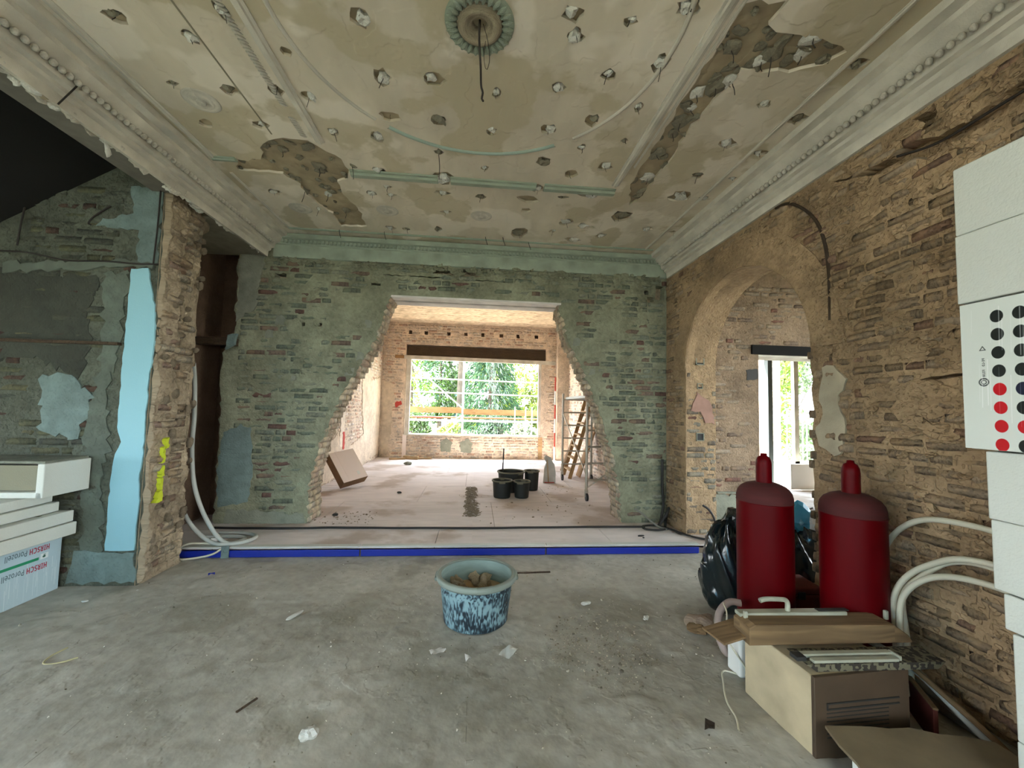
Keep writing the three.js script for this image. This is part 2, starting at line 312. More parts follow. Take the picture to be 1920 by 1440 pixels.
function wuvTop(g) { const p = g.attributes.position, uv = g.attributes.uv; for (let i = 0; i < p.count; i++) uv.setXY(i, p.getX(i), p.getZ(i)); return g; }
const platform = struct('floor_platform');
{
  part(platform, 'slab', bx(-3.7, 8.8, -0.4, 0.08, -12.1, -4.415), M.panelEdge);
  const r = rng(71), rows = [[-4.415, -5.0], [-5.008, -6.38], [-6.39, -7.62], [-7.63, -9.1], [-9.11, -10.4], [-10.41, -12.05]];
  rows.forEach(([z0, z1], k) => {
    let x = -3.7 - r() * 1.2;
    while (x < 8.8) { const w = 1.9 + 0.5 * r(), a = Math.max(-3.7, x), b = Math.min(8.8, x + w); if (b - a > 0.1) part(platform, 'floor_panel', bx(a + 0.003, b - 0.003, 0.06, 0.1 - 0.002 * r(), z1, z0), M.panel); x += w; }
  });
}

// ---------------------------------------------------------------- ceiling of the main room
const CY = 3.75, ceiling = struct('ceiling');
{
  const holes = [[-2.09,-2.32,.06,.045],[-1.75,-2.41,.045,.045],[-1.46,-2.22,.035,.06],[-1.77,-2.81,.06,.05],[-1.23,-2.45,.035,.035],[-1.23,-2.8,.05,.04],[-2.16,-3.18,.05,.05],[-1.74,-3.15,.065,.045],[-2.12,-2.79,.04,.025],[-2.12,-4.18,.06,.055],[-1.8,-4.48,.025,.045],[-1.44,-2.78,.05,.055],[-.71,-2.17,.05,.075],[.47,-2.02,.055,.05],[.51,-2.14,.05,.05],[.79,-2.02,.04,.03],[-.68,-2.57,.055,.075],[-.33,-2.55,.075,.06],[.08,-2.62,.03,.055],[.49,-2.51,.045,.045],[.79,-2.38,.05,.05],[-.7,-2.93,.08,.055],[-.34,-2.92,.055,.055],[.06,-3,.04,.045],[.5,-2.92,.06,.05],[.8,-2.79,.045,.065],[-1.19,-3.17,.04,.05],[-.85,-3.17,.05,.065],[-.37,-3.31,.04,.04],[.81,-3.1,.035,.04],[1.12,-2.97,.03,.025],[1.09,-2.62,.03,.045],[.52,-3.33,.065,.07],[1.08,-3.33,.065,.065],[.81,-3.48,.055,.055],[.02,-3.49,.035,.035],[-.95,-3.65,.055,.055],[-.37,-3.69,.105,.105],[.54,-3.75,.055,.065],[-.93,-3.92,.045,.03],[-1.12,-4.06,.05,.05],[-.92,-4.08,.05,.035],[-.4,-3.96,.075,.045],[-.01,-3.98,.05,.05],[.48,-3.96,.12,.065],[.82,-3.88,.06,.025],[1.08,-3.78,.115,.08],[.48,-4.21,.06,.055],[-.39,-4.36,.06,.035],[.48,-4.77,.09,.16],[.99,-4.41,.09,.095],[1.19,-4.47,.055,.065],[.87,-4.66,.04,.045],[1.17,-4.88,.1,.08],[1.48,-4.7,.06,.075],[-.52,-4.81,.05,.07],[-1.09,-4.86,.065,.06],[-.91,-4.86,.05,.04],[1.54,-4.18,.1,.12],[1.07,-1.91,.065,.045],[1.08,-2.26,.05,.065],[2.27,-2.12,.055,.045],[1.94,-2.49,.05,.035],[2.28,-2.59,.065,.065],[1.95,-2.91,.075,.06],[2.29,-2.98,.07,.035],[1.95,-3.35,.05,.045],[2.29,-3.35,.035,.025],[1.98,-3.71,.12,.09],[2.23,-3.72,.06,.045],[1.97,-4.45,.06,.06],[2.3,-4.49,.05,.05]];
  const P1 = [[-1.97,-3.62],[-1.84,-3.39],[-1.63,-3.28],[-1.44,-3.29],[-1.34,-3.43],[-1.24,-3.52],[-1.23,-3.69],[-1.29,-3.83],[-1.41,-3.89],[-1.42,-4.13],[-1.36,-4.4],[-1.37,-4.86],[-1.7,-4.91],[-1.67,-4.57],[-1.76,-4.4],[-1.81,-4.19],[-1.78,-3.98],[-1.88,-3.82],[-2.27,-3.81],[-2.18,-3.65]];
  const P2 = [[1.34,-1.86],[1.56,-1.82],[1.56,-1.96],[1.63,-1.99],[2.07,-2.02],[2.13,-2.05],[2.07,-2.15],[1.91,-2.23],[1.6,-2.24],[1.61,-2.37],[1.58,-2.56],[1.57,-2.83],[1.61,-3.24],[1.59,-3.78],[1.55,-3.95],[1.41,-3.56],[1.39,-2.98],[1.38,-2.66],[1.36,-2.31],[1.37,-2.05]];
  const cuts = [jag(P1, 0.02, 0.07, 11), jag(P2, 0.018, 0.07, 12)];
  const r = rng(33);
  holes.forEach(([x, z, a, b]) => { const n = 11, h = []; for (let i = 0; i < n; i++) { const t = (i / n) * Math.PI * 2, k = 0.7 + 0.55 * r(); h.push([x + Math.cos(t) * a * k, z + Math.sin(t) * b * k]); } cuts.push(h); });
  { const h = []; for (let i = 0; i < 24; i++) { const t = (i / 24) * Math.PI * 2; h.push([-0.04 + 0.05 * Math.cos(t), -2.13 + 0.05 * Math.sin(t)]); } cuts.push(h); }
  part(ceiling, 'plaster_layer', slab([[-2.72, -5.3], [2.62, -5.3], [2.62, 4.8], [-2.72, 4.8]], 0.022, cuts).rotateX(Math.PI / 2).translate(0, CY, 0), M.ceil);
  part(ceiling, 'lath_layer', bx(-2.72, 2.62, CY + 0.023, CY + 0.3, -5.3, 4.8), M.lath);
  // white dabs and bent wires of the old hangers in the broken holes
  const dab = [0, 1, 2, 3].map((i) => blob(1, 40 + i, 0.5, 1));
  const wire = [0, 1, 2].map((i) => tube([[0, 0.03, 0], [0.004, -0.02, 0.002], [0.012 * (i - 1), -0.05, 0.01], [0.02 * (i - 1) + 0.012, -0.055 - 0.03 * i, 0.014]], 0.0028, 8, 5));
  holes.forEach(([x, z, a, b]) => {
    const s = Math.min(a, b);
    if (r() < 0.85) { const m = part(ceiling, 'plaster_dab', dab[Math.floor(r() * 4)], r() < 0.75 ? M.lump : M.lumpDark); m.position.set(x + (r() - 0.5) * a * 0.7, CY + 0.014, z + (r() - 0.5) * b * 0.7); m.scale.set(s * 0.72, 0.026, s * (0.5 + 0.5 * r())); m.rotation.y = r() * 6; }
    if (r() < 0.85) { const m = part(ceiling, 'hanger_wire', wire[Math.floor(r() * 3)], M.rust); m.position.set(x + (r() - 0.5) * a * 0.5, CY + 0.005, z + (r() - 0.5) * b * 0.5); m.rotation.y = r() * 6; m.scale.setScalar(0.35 + 0.5 * r()); }
  });
  [[-1.71,-3.47],[-1.49,-3.68],[-1.8,-4.13],[-1.58,-4.16],[-1.18,-3.61],[-1.51,-4.5],[1.86,-2],[1.89,-2.12],[1.71,-2.13],[1.68,-2.18],[1.47,-2.6],[1.47,-2.86],[1.46,-2.74],[1.46,-3.12],[1.53,-3.46],[1.45,-2.12],[1.53,-2.4],[1.44,-2.47],[1.61,-2.35]].forEach(([x, z]) => { const s = 0.03 + 0.03 * r(), m = part(ceiling, 'plaster_dab', dab[Math.floor(r() * 4)], r() < 0.5 ? M.lump : M.lumpDark); m.position.set(x, CY + 0.014, z); m.scale.set(s * 1.3, 0.016, s); m.rotation.y = r() * 6; const w = part(ceiling, 'hanger_wire', wire[Math.floor(r() * 3)], M.rust); w.position.set(x, CY + 0.01, z); w.rotation.y = r() * 6; });
  // crumbs of the broken bed left in the two large patches
  for (let i = 0; i < 90; i++) { const P = i % 2 ? P1 : P2, q = P[Math.floor(r() * P.length)], c = P[Math.floor(r() * P.length)], t = r(), x = lerp(q[0], c[0], t), z = lerp(q[1], c[1], t); if (!inPoly(x, z, P)) continue; const m = part(ceiling, 'plaster_crumb', dab[i % 4], M.lumpDark); m.position.set(x, CY + 0.016, z); m.scale.set(0.015 + 0.05 * r(), 0.006 + 0.012 * r(), 0.012 + 0.03 * r()); m.rotation.y = r() * 6; }
  // a long wire and a rod
  part(ceiling, 'hanger_wire', tube([[-0.38, CY + 0.01, -3.32], [-0.37, 3.66, -3.36], [-0.375, 3.56, -3.4]], 0.003, 10, 5), M.rust);
  part(ceiling, 'hanger_rod', bar([-2.56, 3.72, -2.72], [-2.62, 3.4, -2.6], 0.005, 6), M.rust);
  for (const [x, z] of [[0.06, -4.95], [0.28, -4.93], [-1.2, -4.98], [0.62, -5.02], [-1.75, -5.0]]) part(ceiling, 'hanger_wire', tube([[x, CY, z], [x + 0.01, 3.7, z + 0.01], [x + 0.03, 3.64, z + 0.02]], 0.004, 8, 5), M.rust);
  // flat mouldings: an outer thin one, an inner broad one, the circle
  const prof = (w, h) => [[-w / 2, 0], [-w / 2, -h * 0.4], [-w * 0.3, -h * 0.5], [-w * 0.2, -h], [w * 0.15, -h], [w * 0.25, -h * 0.6], [w / 2, -h * 0.4], [w / 2, 0]];
  const runZ = (x, z0, z1, w, h, mat) => part(ceiling, 'moulding', wuv(new THREE.ExtrudeGeometry(poly(prof(w, h)), { depth: Math.abs(z1 - z0), bevelEnabled: false }).translate(x, CY, Math.min(z0, z1))), mat);
  const runX = (z, x0, x1, w, h, mat) => part(ceiling, 'moulding', wuv(new THREE.ExtrudeGeometry(poly(prof(w, h)), { depth: Math.abs(x1 - x0), bevelEnabled: false }).rotateY(Math.PI / 2).translate(Math.min(x0, x1), CY, z)), mat);
  runZ(-2.38, 2, -3.66, 0.05, 0.018, M.mould); runX(-3.64, -2.39, -2.19, 0.06, 0.025, M.mouldGreen);
  runZ(-2.36, -3.86, -5.03, 0.03, 0.014, M.mould); runX(-5.03, -2.36, 2.3, 0.04, 0.016, M.mouldGreen); runZ(2.2, 2, -5.03, 0.035, 0.014, M.mould);
  runX(-3.72, -1.22, -0.42, 0.12, 0.035, M.mouldGreen); runX(-3.72, -0.3, 0.52, 0.12, 0.035, M.mouldGreen); runX(-3.72, 0.6, 1.3, 0.12, 0.035, M.mouldGreen);
  runZ(-1.34, 2, -3.3, 0.07, 0.024, M.mould); runZ(1.27, 2, -3.6, 0.07, 0.024, M.mould); runZ(1.34, 2, -3.3, 0.02, 0.012, M.mould);
  runZ(-1.7, 2, -3.25, 0.012, 0.004, mk('#8d8773'));
  // narrow leaf band beside the inner moulding
  const leaf = new THREE.SphereGeometry(1, 6, 4);
  for (let z = -1.7; z > -3.25; z -= 0.028) { if (Math.abs(z + 2.98) < 0.06) continue; const m = part(ceiling, 'leaf_ornament', leaf, M.mould); m.position.set(-1.45, CY, z); m.scale.set(0.03, 0.012, 0.012); m.rotation.y = 0.5; }
  const arc = (t0, t1) => { const pts = []; for (let i = 0; i <= 40; i++) { const t = lerp(t0, t1, i / 40); pts.push([-0.04 + 1.15 * Math.cos(t), CY + 0.006, -2.13 + 1.15 * Math.sin(t)]); } return pts; };
  [[-2.22, -1.0, 1], [-0.86, 1.6, 0], [1.6, 3.97, 0]].forEach(([a, b, k]) => { part(ceiling, 'circle_moulding', tube(arc(a, b), k ? 0.021 : 0.017, 70, 6), k ? mk('#96a69a') : M.mould); });
  // four small medallions
  for (const [x, z] of [[-2.03, -2.94], [-2.0, -4.5], [-1.04, -4.42], [0, -4.4]]) { const m = part(ceiling, 'medallion', lathe([[0.001, -0.02], [0.03, -0.022], [0.035, -0.008], [0.07, -0.012], [0.08, -0.004], [0.11, -0.006], [0.12, 0]], 24), M.mould); m.position.set(x, CY, z); }
}
{ // rosette with leaves round a stained bowl, an old cable hanging out of it
  const t = thing('ceiling_rosette', 'round green stucco rosette with a ring of leaves at the middle of the ceiling', 'rosette', [-0.04, CY, -2.13]); t.scale.set(0.8, 1, 0.8);
  part(t, 'rim', lathe([[0.165, 0], [0.17, -0.012], [0.2, -0.02], [0.225, -0.016], [0.24, -0.008], [0.245, 0]], 48), M.mouldGreen);
  part(t, 'bowl', lathe([[0.05, 0.02], [0.055, -0.01], [0.075, -0.022], [0.09, -0.016], [0.1, -0.03], [0.125, -0.034], [0.135, -0.02], [0.155, -0.02], [0.165, 0]], 48), M.creamDark);
  const leaf = blob(1, 4, 0.2, 1);
  for (let i = 0; i < 26; i++) { const a = (i / 26) * Math.PI * 2, m = part(t, 'leaf', leaf, M.mouldGreen); m.position.set(0.2 * Math.cos(a), -0.016, 0.2 * Math.sin(a)); m.scale.set(0.042, 0.016, 0.017); m.rotation.y = -a; }
  const c = thing('hanging_cable', 'old dark cable hanging out of the ceiling rosette', 'cable', [-0.04, CY, -2.13]);
  part(c, 'cable', tube([[0, 0.02, 0], [0.0, -0.1, 0.01], [0.012, -0.25, 0], [0.02, -0.38, 0.005], [0.028, -0.4, 0.0], [0.024, -0.44, 0.0], [0.032, -0.46, 0.01]], 0.006, 40, 6), M.rust);
  part(c, 'thin_wire', tube([[0.02, 0.0, 0.0], [0.05, -0.12, 0.01], [0.06, -0.22, 0], [0.045, -0.27, 0], [0.03, -0.22, 0.01], [0.035, -0.1, 0]], 0.0016, 30, 4), M.rust);
}

// ---------------------------------------------------------------- cornices
{
  const side = [[0, 3.43], [0.025, 3.43], [0.03, 3.5], [0.06, 3.515], [0.065, 3.54], [0.1, 3.55], [0.11, 3.6], [0.15, 3.625], [0.19, 3.66], [0.195, 3.69], [0.25, 3.705], [0.26, 3.75], [0, 3.75]];
  const egg = new THREE.SphereGeometry(1, 7, 5), tooth = new THREE.BoxGeometry(0.026, 0.04, 0.028);
  const mkSide = (name, x0, s, mat) => {
    const o = struct(name), g = new THREE.ExtrudeGeometry(poly(side.map(([d, y]) => [x0 + s * d, y])), { depth: 9.9, bevelEnabled: false }).translate(0, 0, -5.2);
    part(o, 'cornice_profile', wuv(g), mat);
    for (let z = -5.1; z < -1.3; z += 0.05) { const m = part(o, 'bead', egg, mat); m.position.set(x0 + s * 0.135, 3.585, z); m.scale.set(0.022, 0.024, 0.017); m.rotation.z = s * 0.7; }
    return o;
  };
  const L = mkSide('trim_1', -2.7, 1, M.mould); mkSide('trim_2', 2.6, -1, M.mould);
  // the torn lower edge on the left, where the wall beneath was taken out
  const e = jag([[-2.3, 3.44], [5.2, 3.46]], 0.035, 0.07, 21, false), low = [...e, [5.2, 3.56], [-2.3, 3.56]];
  part(L, 'torn_plaster', faceTo(slab(low, 0.03), 'x', -2.68), M.creamDark);
  const dab = [0, 1, 2].map((i) => blob(1, 70 + i, 0.5, 1)), r = rng(5);
  for (let i = 0; i < 46; i++) { const m = part(L, 'plaster_lump', dab[i % 3], r() < 0.4 ? M.lump : M.mould); m.position.set(-2.7 - 0.04 * r(), 3.45 + 0.03 * (r() - 0.5), -5.1 + 4 * r()); m.scale.set(0.02 + 0.02 * r(), 0.015 + 0.03 * r(), 0.02 + 0.05 * r()); }
  part(L, 'hanging_flake', blob(0.03, 77, 0.5, 1, 0.5, 1.6, 0.8).translate(-2.72, 3.4, -3.05), M.lump);
  const B = struct('trim_3'), back = [[0, 3.44], [0.03, 3.445], [0.036, 3.6], [0.05, 3.612], [0.05, 3.672], [0.075, 3.682], [0.08, 3.74], [0, 3.75]];
  part(B, 'cornice_profile', wuv(new THREE.ExtrudeGeometry(poly(back.map(([d, y]) => [-d, y])), { depth: 5.2, bevelEnabled: false }).rotateY(Math.PI / 2).translate(-2.62, 0, -5.25)), M.mouldGreen);
  for (let x = -2.5; x < 2.5; x += 0.05) { const m = part(B, 'dentil', tooth, M.mouldGreen); m.position.set(x, 3.645, -5.19); }
}

// ---------------------------------------------------------------- back wall with the broken-out opening
const LE = [[0, -2.05], [0.63, -2.05], [1.1, -1.94], [1.71, -1.71], [2.13, -1.47], [2.41, -1.33], [2.69, -1.26], [3.02, -1.13]], RE = [[0, 2.01], [0.45, 1.95], [0.95, 1.86], [1.66, 1.63], [2.15, 1.41], [2.51, 1.23], [2.95, 1.09], [3.02, 1.1]];
const edge = (E, y) => { for (let i = 1; i < E.length; i++) if (y <= E[i][0]) return lerp(E[i - 1][1], E[i][1], (y - E[i - 1][0]) / (E[i][0] - E[i - 1][0])); return E[E.length - 1][1]; };
const wallBack = struct('wall_back');
{
  const r = rng(91), left = [], right = [];
  for (let y = 0; y <= 3.0; y += 0.038) { left.push([edge(LE, y) + (r() - 0.5) * 0.05, y]); right.push([edge(RE, y) + (r() - 0.5) * 0.05, y]); }
  const out = [[-3.12, 0], ...left, [-1.13, 3.03], [1.1, 3.03], ...right.reverse(), [2.62, 0], [2.62, 3.8]];
  const leftEdge = jag([[-3.06, 3.8], [-3.04, 2.45], [-3.17, 2.2], [-3.15, 1.2], [-3.14, 0.02]], 0.02, 0.06, 92, false);
  const pit = (x0, x1, y0, y1, s) => jag([[x0, y0], [x1, y0], [x1, y1], [x0, y1]], 0.008, 0.04, s);
  const pits = [pit(-2.24, -2.2, 2.57, 2.62, 1), pit(-2.08, -1.99, 2.575, 2.625, 2), pit(2.44, 2.57, 3.14, 3.33, 3), pit(2.32, 2.42, 3.1, 3.17, 4), pit(2.28, 2.34, 3.2, 3.26, 7), pit(-0.62, -0.28, 3.34, 3.4, 5), pit(-0.22, 0.02, 3.33, 3.42, 6), pit(-2.6, -2.46, 3.18, 3.24, 8), pit(-1.4, -1.28, 3.14, 3.17, 9), pit(-1.25, -0.5, 3.285, 3.297, 10), pit(-0.5, 0.4, 3.275, 3.287, 13)];
  part(wallBack, 'mortar', faceTo(slab([...out, ...leftEdge], 0.13, pits), 'z', -5.25), M.mBack);
  part(wallBack, 'core', faceTo(slab([...out, ...leftEdge], 0.27), 'z', -5.38), M.mEnd);
  const clear = (x, y, m = 0.03) => y > 3.06 || x < edge(LE, Math.min(3, y)) - m || x > edge(RE, Math.min(3, y)) + m;
  lay(wallBack, { facing: 'z', plane: -5.25, u0: -2.98, u1: 2.6, v0: 0.1, v1: 3.43, seed: 201, bare: (x, y) => lerp(0.14, 0.4, sst(1.6, 2.7, y)), proud: [0.001, 0.013], headers: 0.35, max: 300,
    tones: [['#8d9482', 0.36], ['#7d8674', 0.28], ['#8b7868', 0.16], ['#979b88', 0.14], ['#7a5e54', 0.06]],  // brick tones greened by the same teal light
    inside: (x, y, l) => clear(x - l / 2, y) && clear(x + l / 2, y) && !(x > edge(LE, Math.min(3, y)) && x < edge(RE, Math.min(3, y)) && y < 3.09) && !pits.some((p) => inPoly(x, y, p) || inPoly(x - l / 3, y, p) || inPoly(x + l / 3, y, p)) && !(x < -2.7 && y < 1.25 && x > -3.1) });
  smears(wallBack, { facing: 'z', plane: -5.248, u0: -2.9, u1: 2.55, v0: 0.2, v1: 3.4, n: 300, size: 0.09, thick: 0.016, seed: 1201, mat: M.mBack, inside: (x, y) => clear(x, y, 0.1) && !(x < -2.6 && y < 1.4) });
  smears(wallBack, { facing: 'z', plane: -5.24, u0: -2.55, u1: 2.5, v0: 3.36, v1: 3.45, n: 150, size: 0.06, thick: 0.03, seed: 1203, mat: M.mBack });
  // broken brick ends in the cut faces
  for (let y = 0.1, k = 0; y < 2.98; y += 0.077, k++) for (const [E, s] of [[LE, 1], [RE, -1]]) {
    let z = -5.26; while (z > -5.64) { const L = Math.min(0.09 + 0.16 * r(), z + 5.66), x = edge(E, y + 0.03) + s * (0.012 + 0.026 * r()), m = part(wallBack, 'broken_brick', BRICKS[Math.floor(r() * 8)], brickMat(['#cfc0a6', '#c4b49a', '#c9b29a', '#d8ccb4'][Math.floor(r() * 4)])); m.position.set(x, y + 0.037, z - L / 2); m.rotation.set(0, s * Math.PI / 2, 0); m.scale.set(L, 0.084, 0.1); z -= L - 0.004; }
  }
  part(wallBack, 'steel_lintel', join([bx(-1.14, 1.11, 3.0, 3.025, -5.4, -5.235), bx(-1.14, 1.11, 3.0, 3.025, -5.66, -5.47), bx(-1.12, 1.09, 3.025, 3.16, -5.33, -5.31), bx(-1.12, 1.09, 3.025, 3.16, -5.58, -5.56)]), M.flange, 'pale steel beam across the top of the broken opening');
  patch(wallBack, 'plaster_patch', 'z', -5.25, [[-3.09, 1.21], [-2.9, 1.31], [-2.77, 1.28], [-2.72, 0.76], [-2.76, 0.37], [-2.88, 0.33], [-3.1, 0.3], [-3.14, 0.75]], 0.02, M.tealPlaster, 14, 0.012, 'plaster remnant with teal light in its colour');
  patch(wallBack, 'plaster_patch', 'z', -5.25, [[-3.03, 3.48], [-2.72, 3.48], [-2.78, 3.1], [-2.8, 2.8], [-3.03, 2.6]], 0.02, M.greyPlaster, 15, 0.01);
  patch(wallBack, 'plaster_patch', 'z', -5.25, [[-3.0, 0.28], [-2.1, 0.22], [-2.08, 0.1], [-3.02, 0.1]], 0.02, M.greyPlaster, 16, 0.008);
  for (const [x, y, s, q] of [[-1.42, 2.62, 0.05, 1], [-1.5, 2.2, 0.05, 2], [-1.62, 2.0, 0.06, 3], [1.33, 2.5, 0.05, 4], [1.55, 2.1, 0.04, 5], [-2.5, 2.62, 0.06, 6], [-2.62, 2.45, 0.05, 7], [-2.3, 1.9, 0.03, 8]]) patch(wallBack, 'plaster_patch', 'z', -5.25, [[x - s, y - s], [x + s * 0.8, y - s * 0.7], [x + s, y + s], [x - s * 0.6, y + s * 1.2]], 0.015, M.greyPlaster, 100 + q, 0.014);
}

// ---------------------------------------------------------------- right wall with the arch
const ARC = { z: -3.805, r: 0.935, y: 2.12 };
const inArch = (z, y, m = 0) => Math.abs(z - ARC.z) < ARC.r + m && (y < ARC.y || Math.hypot(z - ARC.z, y - ARC.y) < ARC.r + m);
const wallRight = struct('wall_right');
{
  const r = rng(301), arch = [[-4.74, 0]];
  for (let y = 0.08; y < ARC.y; y += 0.08) arch.push([-4.74 + (r() - 0.5) * 0.014, y]);
  for (let i = 0; i <= 36; i++) { const t = Math.PI - (i / 36) * Math.PI; arch.push([ARC.z + ARC.r * Math.cos(t) + (r() - 0.5) * 0.012, ARC.y + ARC.r * Math.sin(t) + (r() - 0.5) * 0.012]); }
  for (let y = ARC.y - 0.08; y > 0.05; y -= 0.08) arch.push([-2.87 + (r() - 0.5) * 0.03, y]);
  arch.push([-2.87, 0]);
  const outline = [[-5.3, 0], ...arch, [4.8, 0], [4.8, 3.8], [-5.3, 3.8]];
  const gash = jag([[-2.65, 3.33], [-2.34, 3.2], [-2.13, 3.17], [-2.03, 3.1], [-1.87, 3.12], [-1.6, 3.11], [-1.2, 3.12], [-1.2, 3.24], [-1.61, 3.24], [-1.73, 3.22], [-1.97, 3.21], [-2.09, 3.27], [-2.37, 3.27]], 0.014, 0.06, 31);
  const cut = (pts, w) => { const a = pts.map(([x, y]) => [x - w, y]), b = pts.map(([x, y]) => [x + w, y]).reverse(); return jag([...a, ...b], 0.003, 0.08, 37); };
  const chase = cut([[-2.695, 2.3], [-2.7, 1.95]], 0.014);
  const nick = jag([[-2.16, 1.81], [-1.98, 1.815], [-1.8, 1.83], [-1.8, 1.845], [-2.05, 1.835]], 0.004, 0.05, 39);
  const hollow = jag([[-2.12, 3.3], [-2.0, 3.3], [-1.98, 3.42], [-2.1, 3.4]], 0.02, 0.05, 41);
  const holes = [gash, chase, nick, hollow], fillOpening = [[2.0, 0.9], [4.4, 0.9], [4.4, 3.4], [2.0, 3.4]];
  part(wallRight, 'mortar', faceTo(slab(outline, 0.1, [...holes, fillOpening]), '-x', 2.6), M.mRight);
  part(wallRight, 'core', faceTo(slab(outline, 0.29, [fillOpening]), '-x', 2.7), M.mRight);
  lay(wallRight, { facing: '-x', plane: 2.6, u0: -5.24, u1: -0.4, v0: 0.02, v1: 3.42, seed: 303, bare: 0.16, proud: [0.0, 0.026], headers: 0.55, lengths: [0.21, 0.105], low: 0.74, tilt: 0.12, depth: 0.09, max: 200,
    tones: [['#ad967a', 0.42], ['#a0896b', 0.3], ['#b8a287', 0.16], ['#9a7a63', 0.12]],
    inside: (z, y, l) => !inArch(z, y, 0.02) && !inArch(z - l / 2, y, 0.0) && !inArch(z + l / 2, y, 0.0) && !(y > ARC.y - 0.1 && Math.hypot(z - ARC.z, y - ARC.y) < ARC.r + 0.28) && !holes.some((p) => inPoly(z, y, p) || inPoly(z - l / 3, y, p) || inPoly(z + l / 3, y, p)) });
  smears(wallRight, { facing: '-x', plane: 2.598, u0: -5.1, u1: -1.0, v0: 0.1, v1: 3.4, n: 620, size: 0.085, thick: 0.026, seed: 1211, mat: M.mRight, inside: (z, y) => !inArch(z, y, 0.12) && !(z > -2.95 && z < -2.5 && y > 1.2 && y < 2.05) && !holes.some((p) => inPoly(z, y, p)) });
  // smooth mortar ring over the arch
  const ring = []; for (let i = 0; i <= 30; i++) { const t = Math.PI * (1 - i / 30); ring.push([ARC.z + (ARC.r + 0.006) * Math.cos(t), ARC.y + (ARC.r + 0.006) * Math.sin(t)]); }
  const ringO = ring.map(([z, y]) => { const k = (ARC.r + 0.29) / (ARC.r + 0.006); return [ARC.z + (z - ARC.z) * k, ARC.y + (y - ARC.y) * k]; }).reverse();
  part(wallRight, 'arch_render', faceTo(slab([...ring, ...jag(ringO, 0.015, 0.1, 43, false)], 0.03), '-x', 2.588), M.mRight);
  // far jamb: brick ends and electrician's pockets on the reveal
  lay(wallRight, { facing: 'z', plane: -4.74, u0: 2.61, u1: 2.99, v0: 0.02, v1: 2.1, seed: 305, bare: 0.28, proud: [-0.004, 0.01], max: 75, headers: 0.5, tones: [['#948c7c', 0.4], ['#857868', 0.3], ['#a39a88', 0.2], ['#7d5a4c', 0.1]], inside: (x, y) => ![2.24, 1.92, 1.28].some((h) => Math.abs(y - h) < 0.08 && Math.abs(x - 2.78) < 0.12) });
  lay(wallRight, { facing: '-x', plane: 2.6, u0: -2.9, u1: -2.84, v0: 0.1, v1: 2.1, seed: 307, proud: [0.0, 0.025], lengths: [0.07, 0.05], max: 25, tones: [['#98836a', 0.6], ['#8a755d', 0.4]] });
  for (const [y, s] of [[2.24, 0.055], [1.92, 0.035], [1.29, 0.05]]) { const g = join([bx(2.78 - s, 2.78 + s, y + s * 0.8, y + s, -4.75, -4.725), bx(2.78 - s, 2.78 + s, y - s, y - s * 0.8, -4.75, -4.725), bx(2.78 - s, 2.78 - s * 0.8, y - s, y + s, -4.75, -4.725), bx(2.78 + s * 0.8, 2.78 + s, y - s, y + s, -4.75, -4.725)]); const m = part(wallRight, 'wall_socket_box', g, M.greyPlaster); part(m, 'back', bx(2.78 - s * 0.8, 2.78 + s * 0.8, y - s * 0.8, y + s * 0.8, -4.75, -4.738), M.steel); }
  patch(wallRight, 'paint_mark', 'z', -4.73, [[2.66, 1.62], [2.74, 1.84], [2.84, 1.78], [2.92, 1.7], [2.97, 1.45], [2.85, 1.46], [2.78, 1.6]], 0.02, mk('#a08074', { map: X.grime }), 51, 0.008, 'faded red paint on the bricks');
  patch(wallRight, 'plaster_patch', '-x', 2.6, [[-2.76, 1.95], [-2.66, 1.96], [-2.6, 1.88], [-2.57, 1.85], [-2.63, 1.74], [-2.62, 1.62], [-2.58, 1.52], [-2.6, 1.36], [-2.68, 1.3], [-2.8, 1.37], [-2.83, 1.5], [-2.77, 1.6], [-2.8, 1.75]], 0.016, mk('#cabfa4', { map: X.dust, bumpMap: X.fine, bumpScale: 0.003 }), 53, 0.014, 'fresh pale filler patch');
  part(wallRight, 'conduit_pipe', tube([[2.59, 3.41, -3.2], [2.588, 3.39, -3.08], [2.588, 3.28, -2.93], [2.588, 3.12, -2.8], [2.588, 2.95, -2.73], [2.588, 2.7, -2.69], [2.594, 2.3, -2.69]], 0.012, 60, 8), M.timberDark, 'old conduit bent round the arch');
  part(wallRight, 'conduit_pipe', tube([[2.605, 3.24, -2.2], [2.62, 3.19, -2.0], [2.62, 3.2, -1.7], [2.61, 3.22, -1.3]], 0.008, 30, 8), M.rust);
}

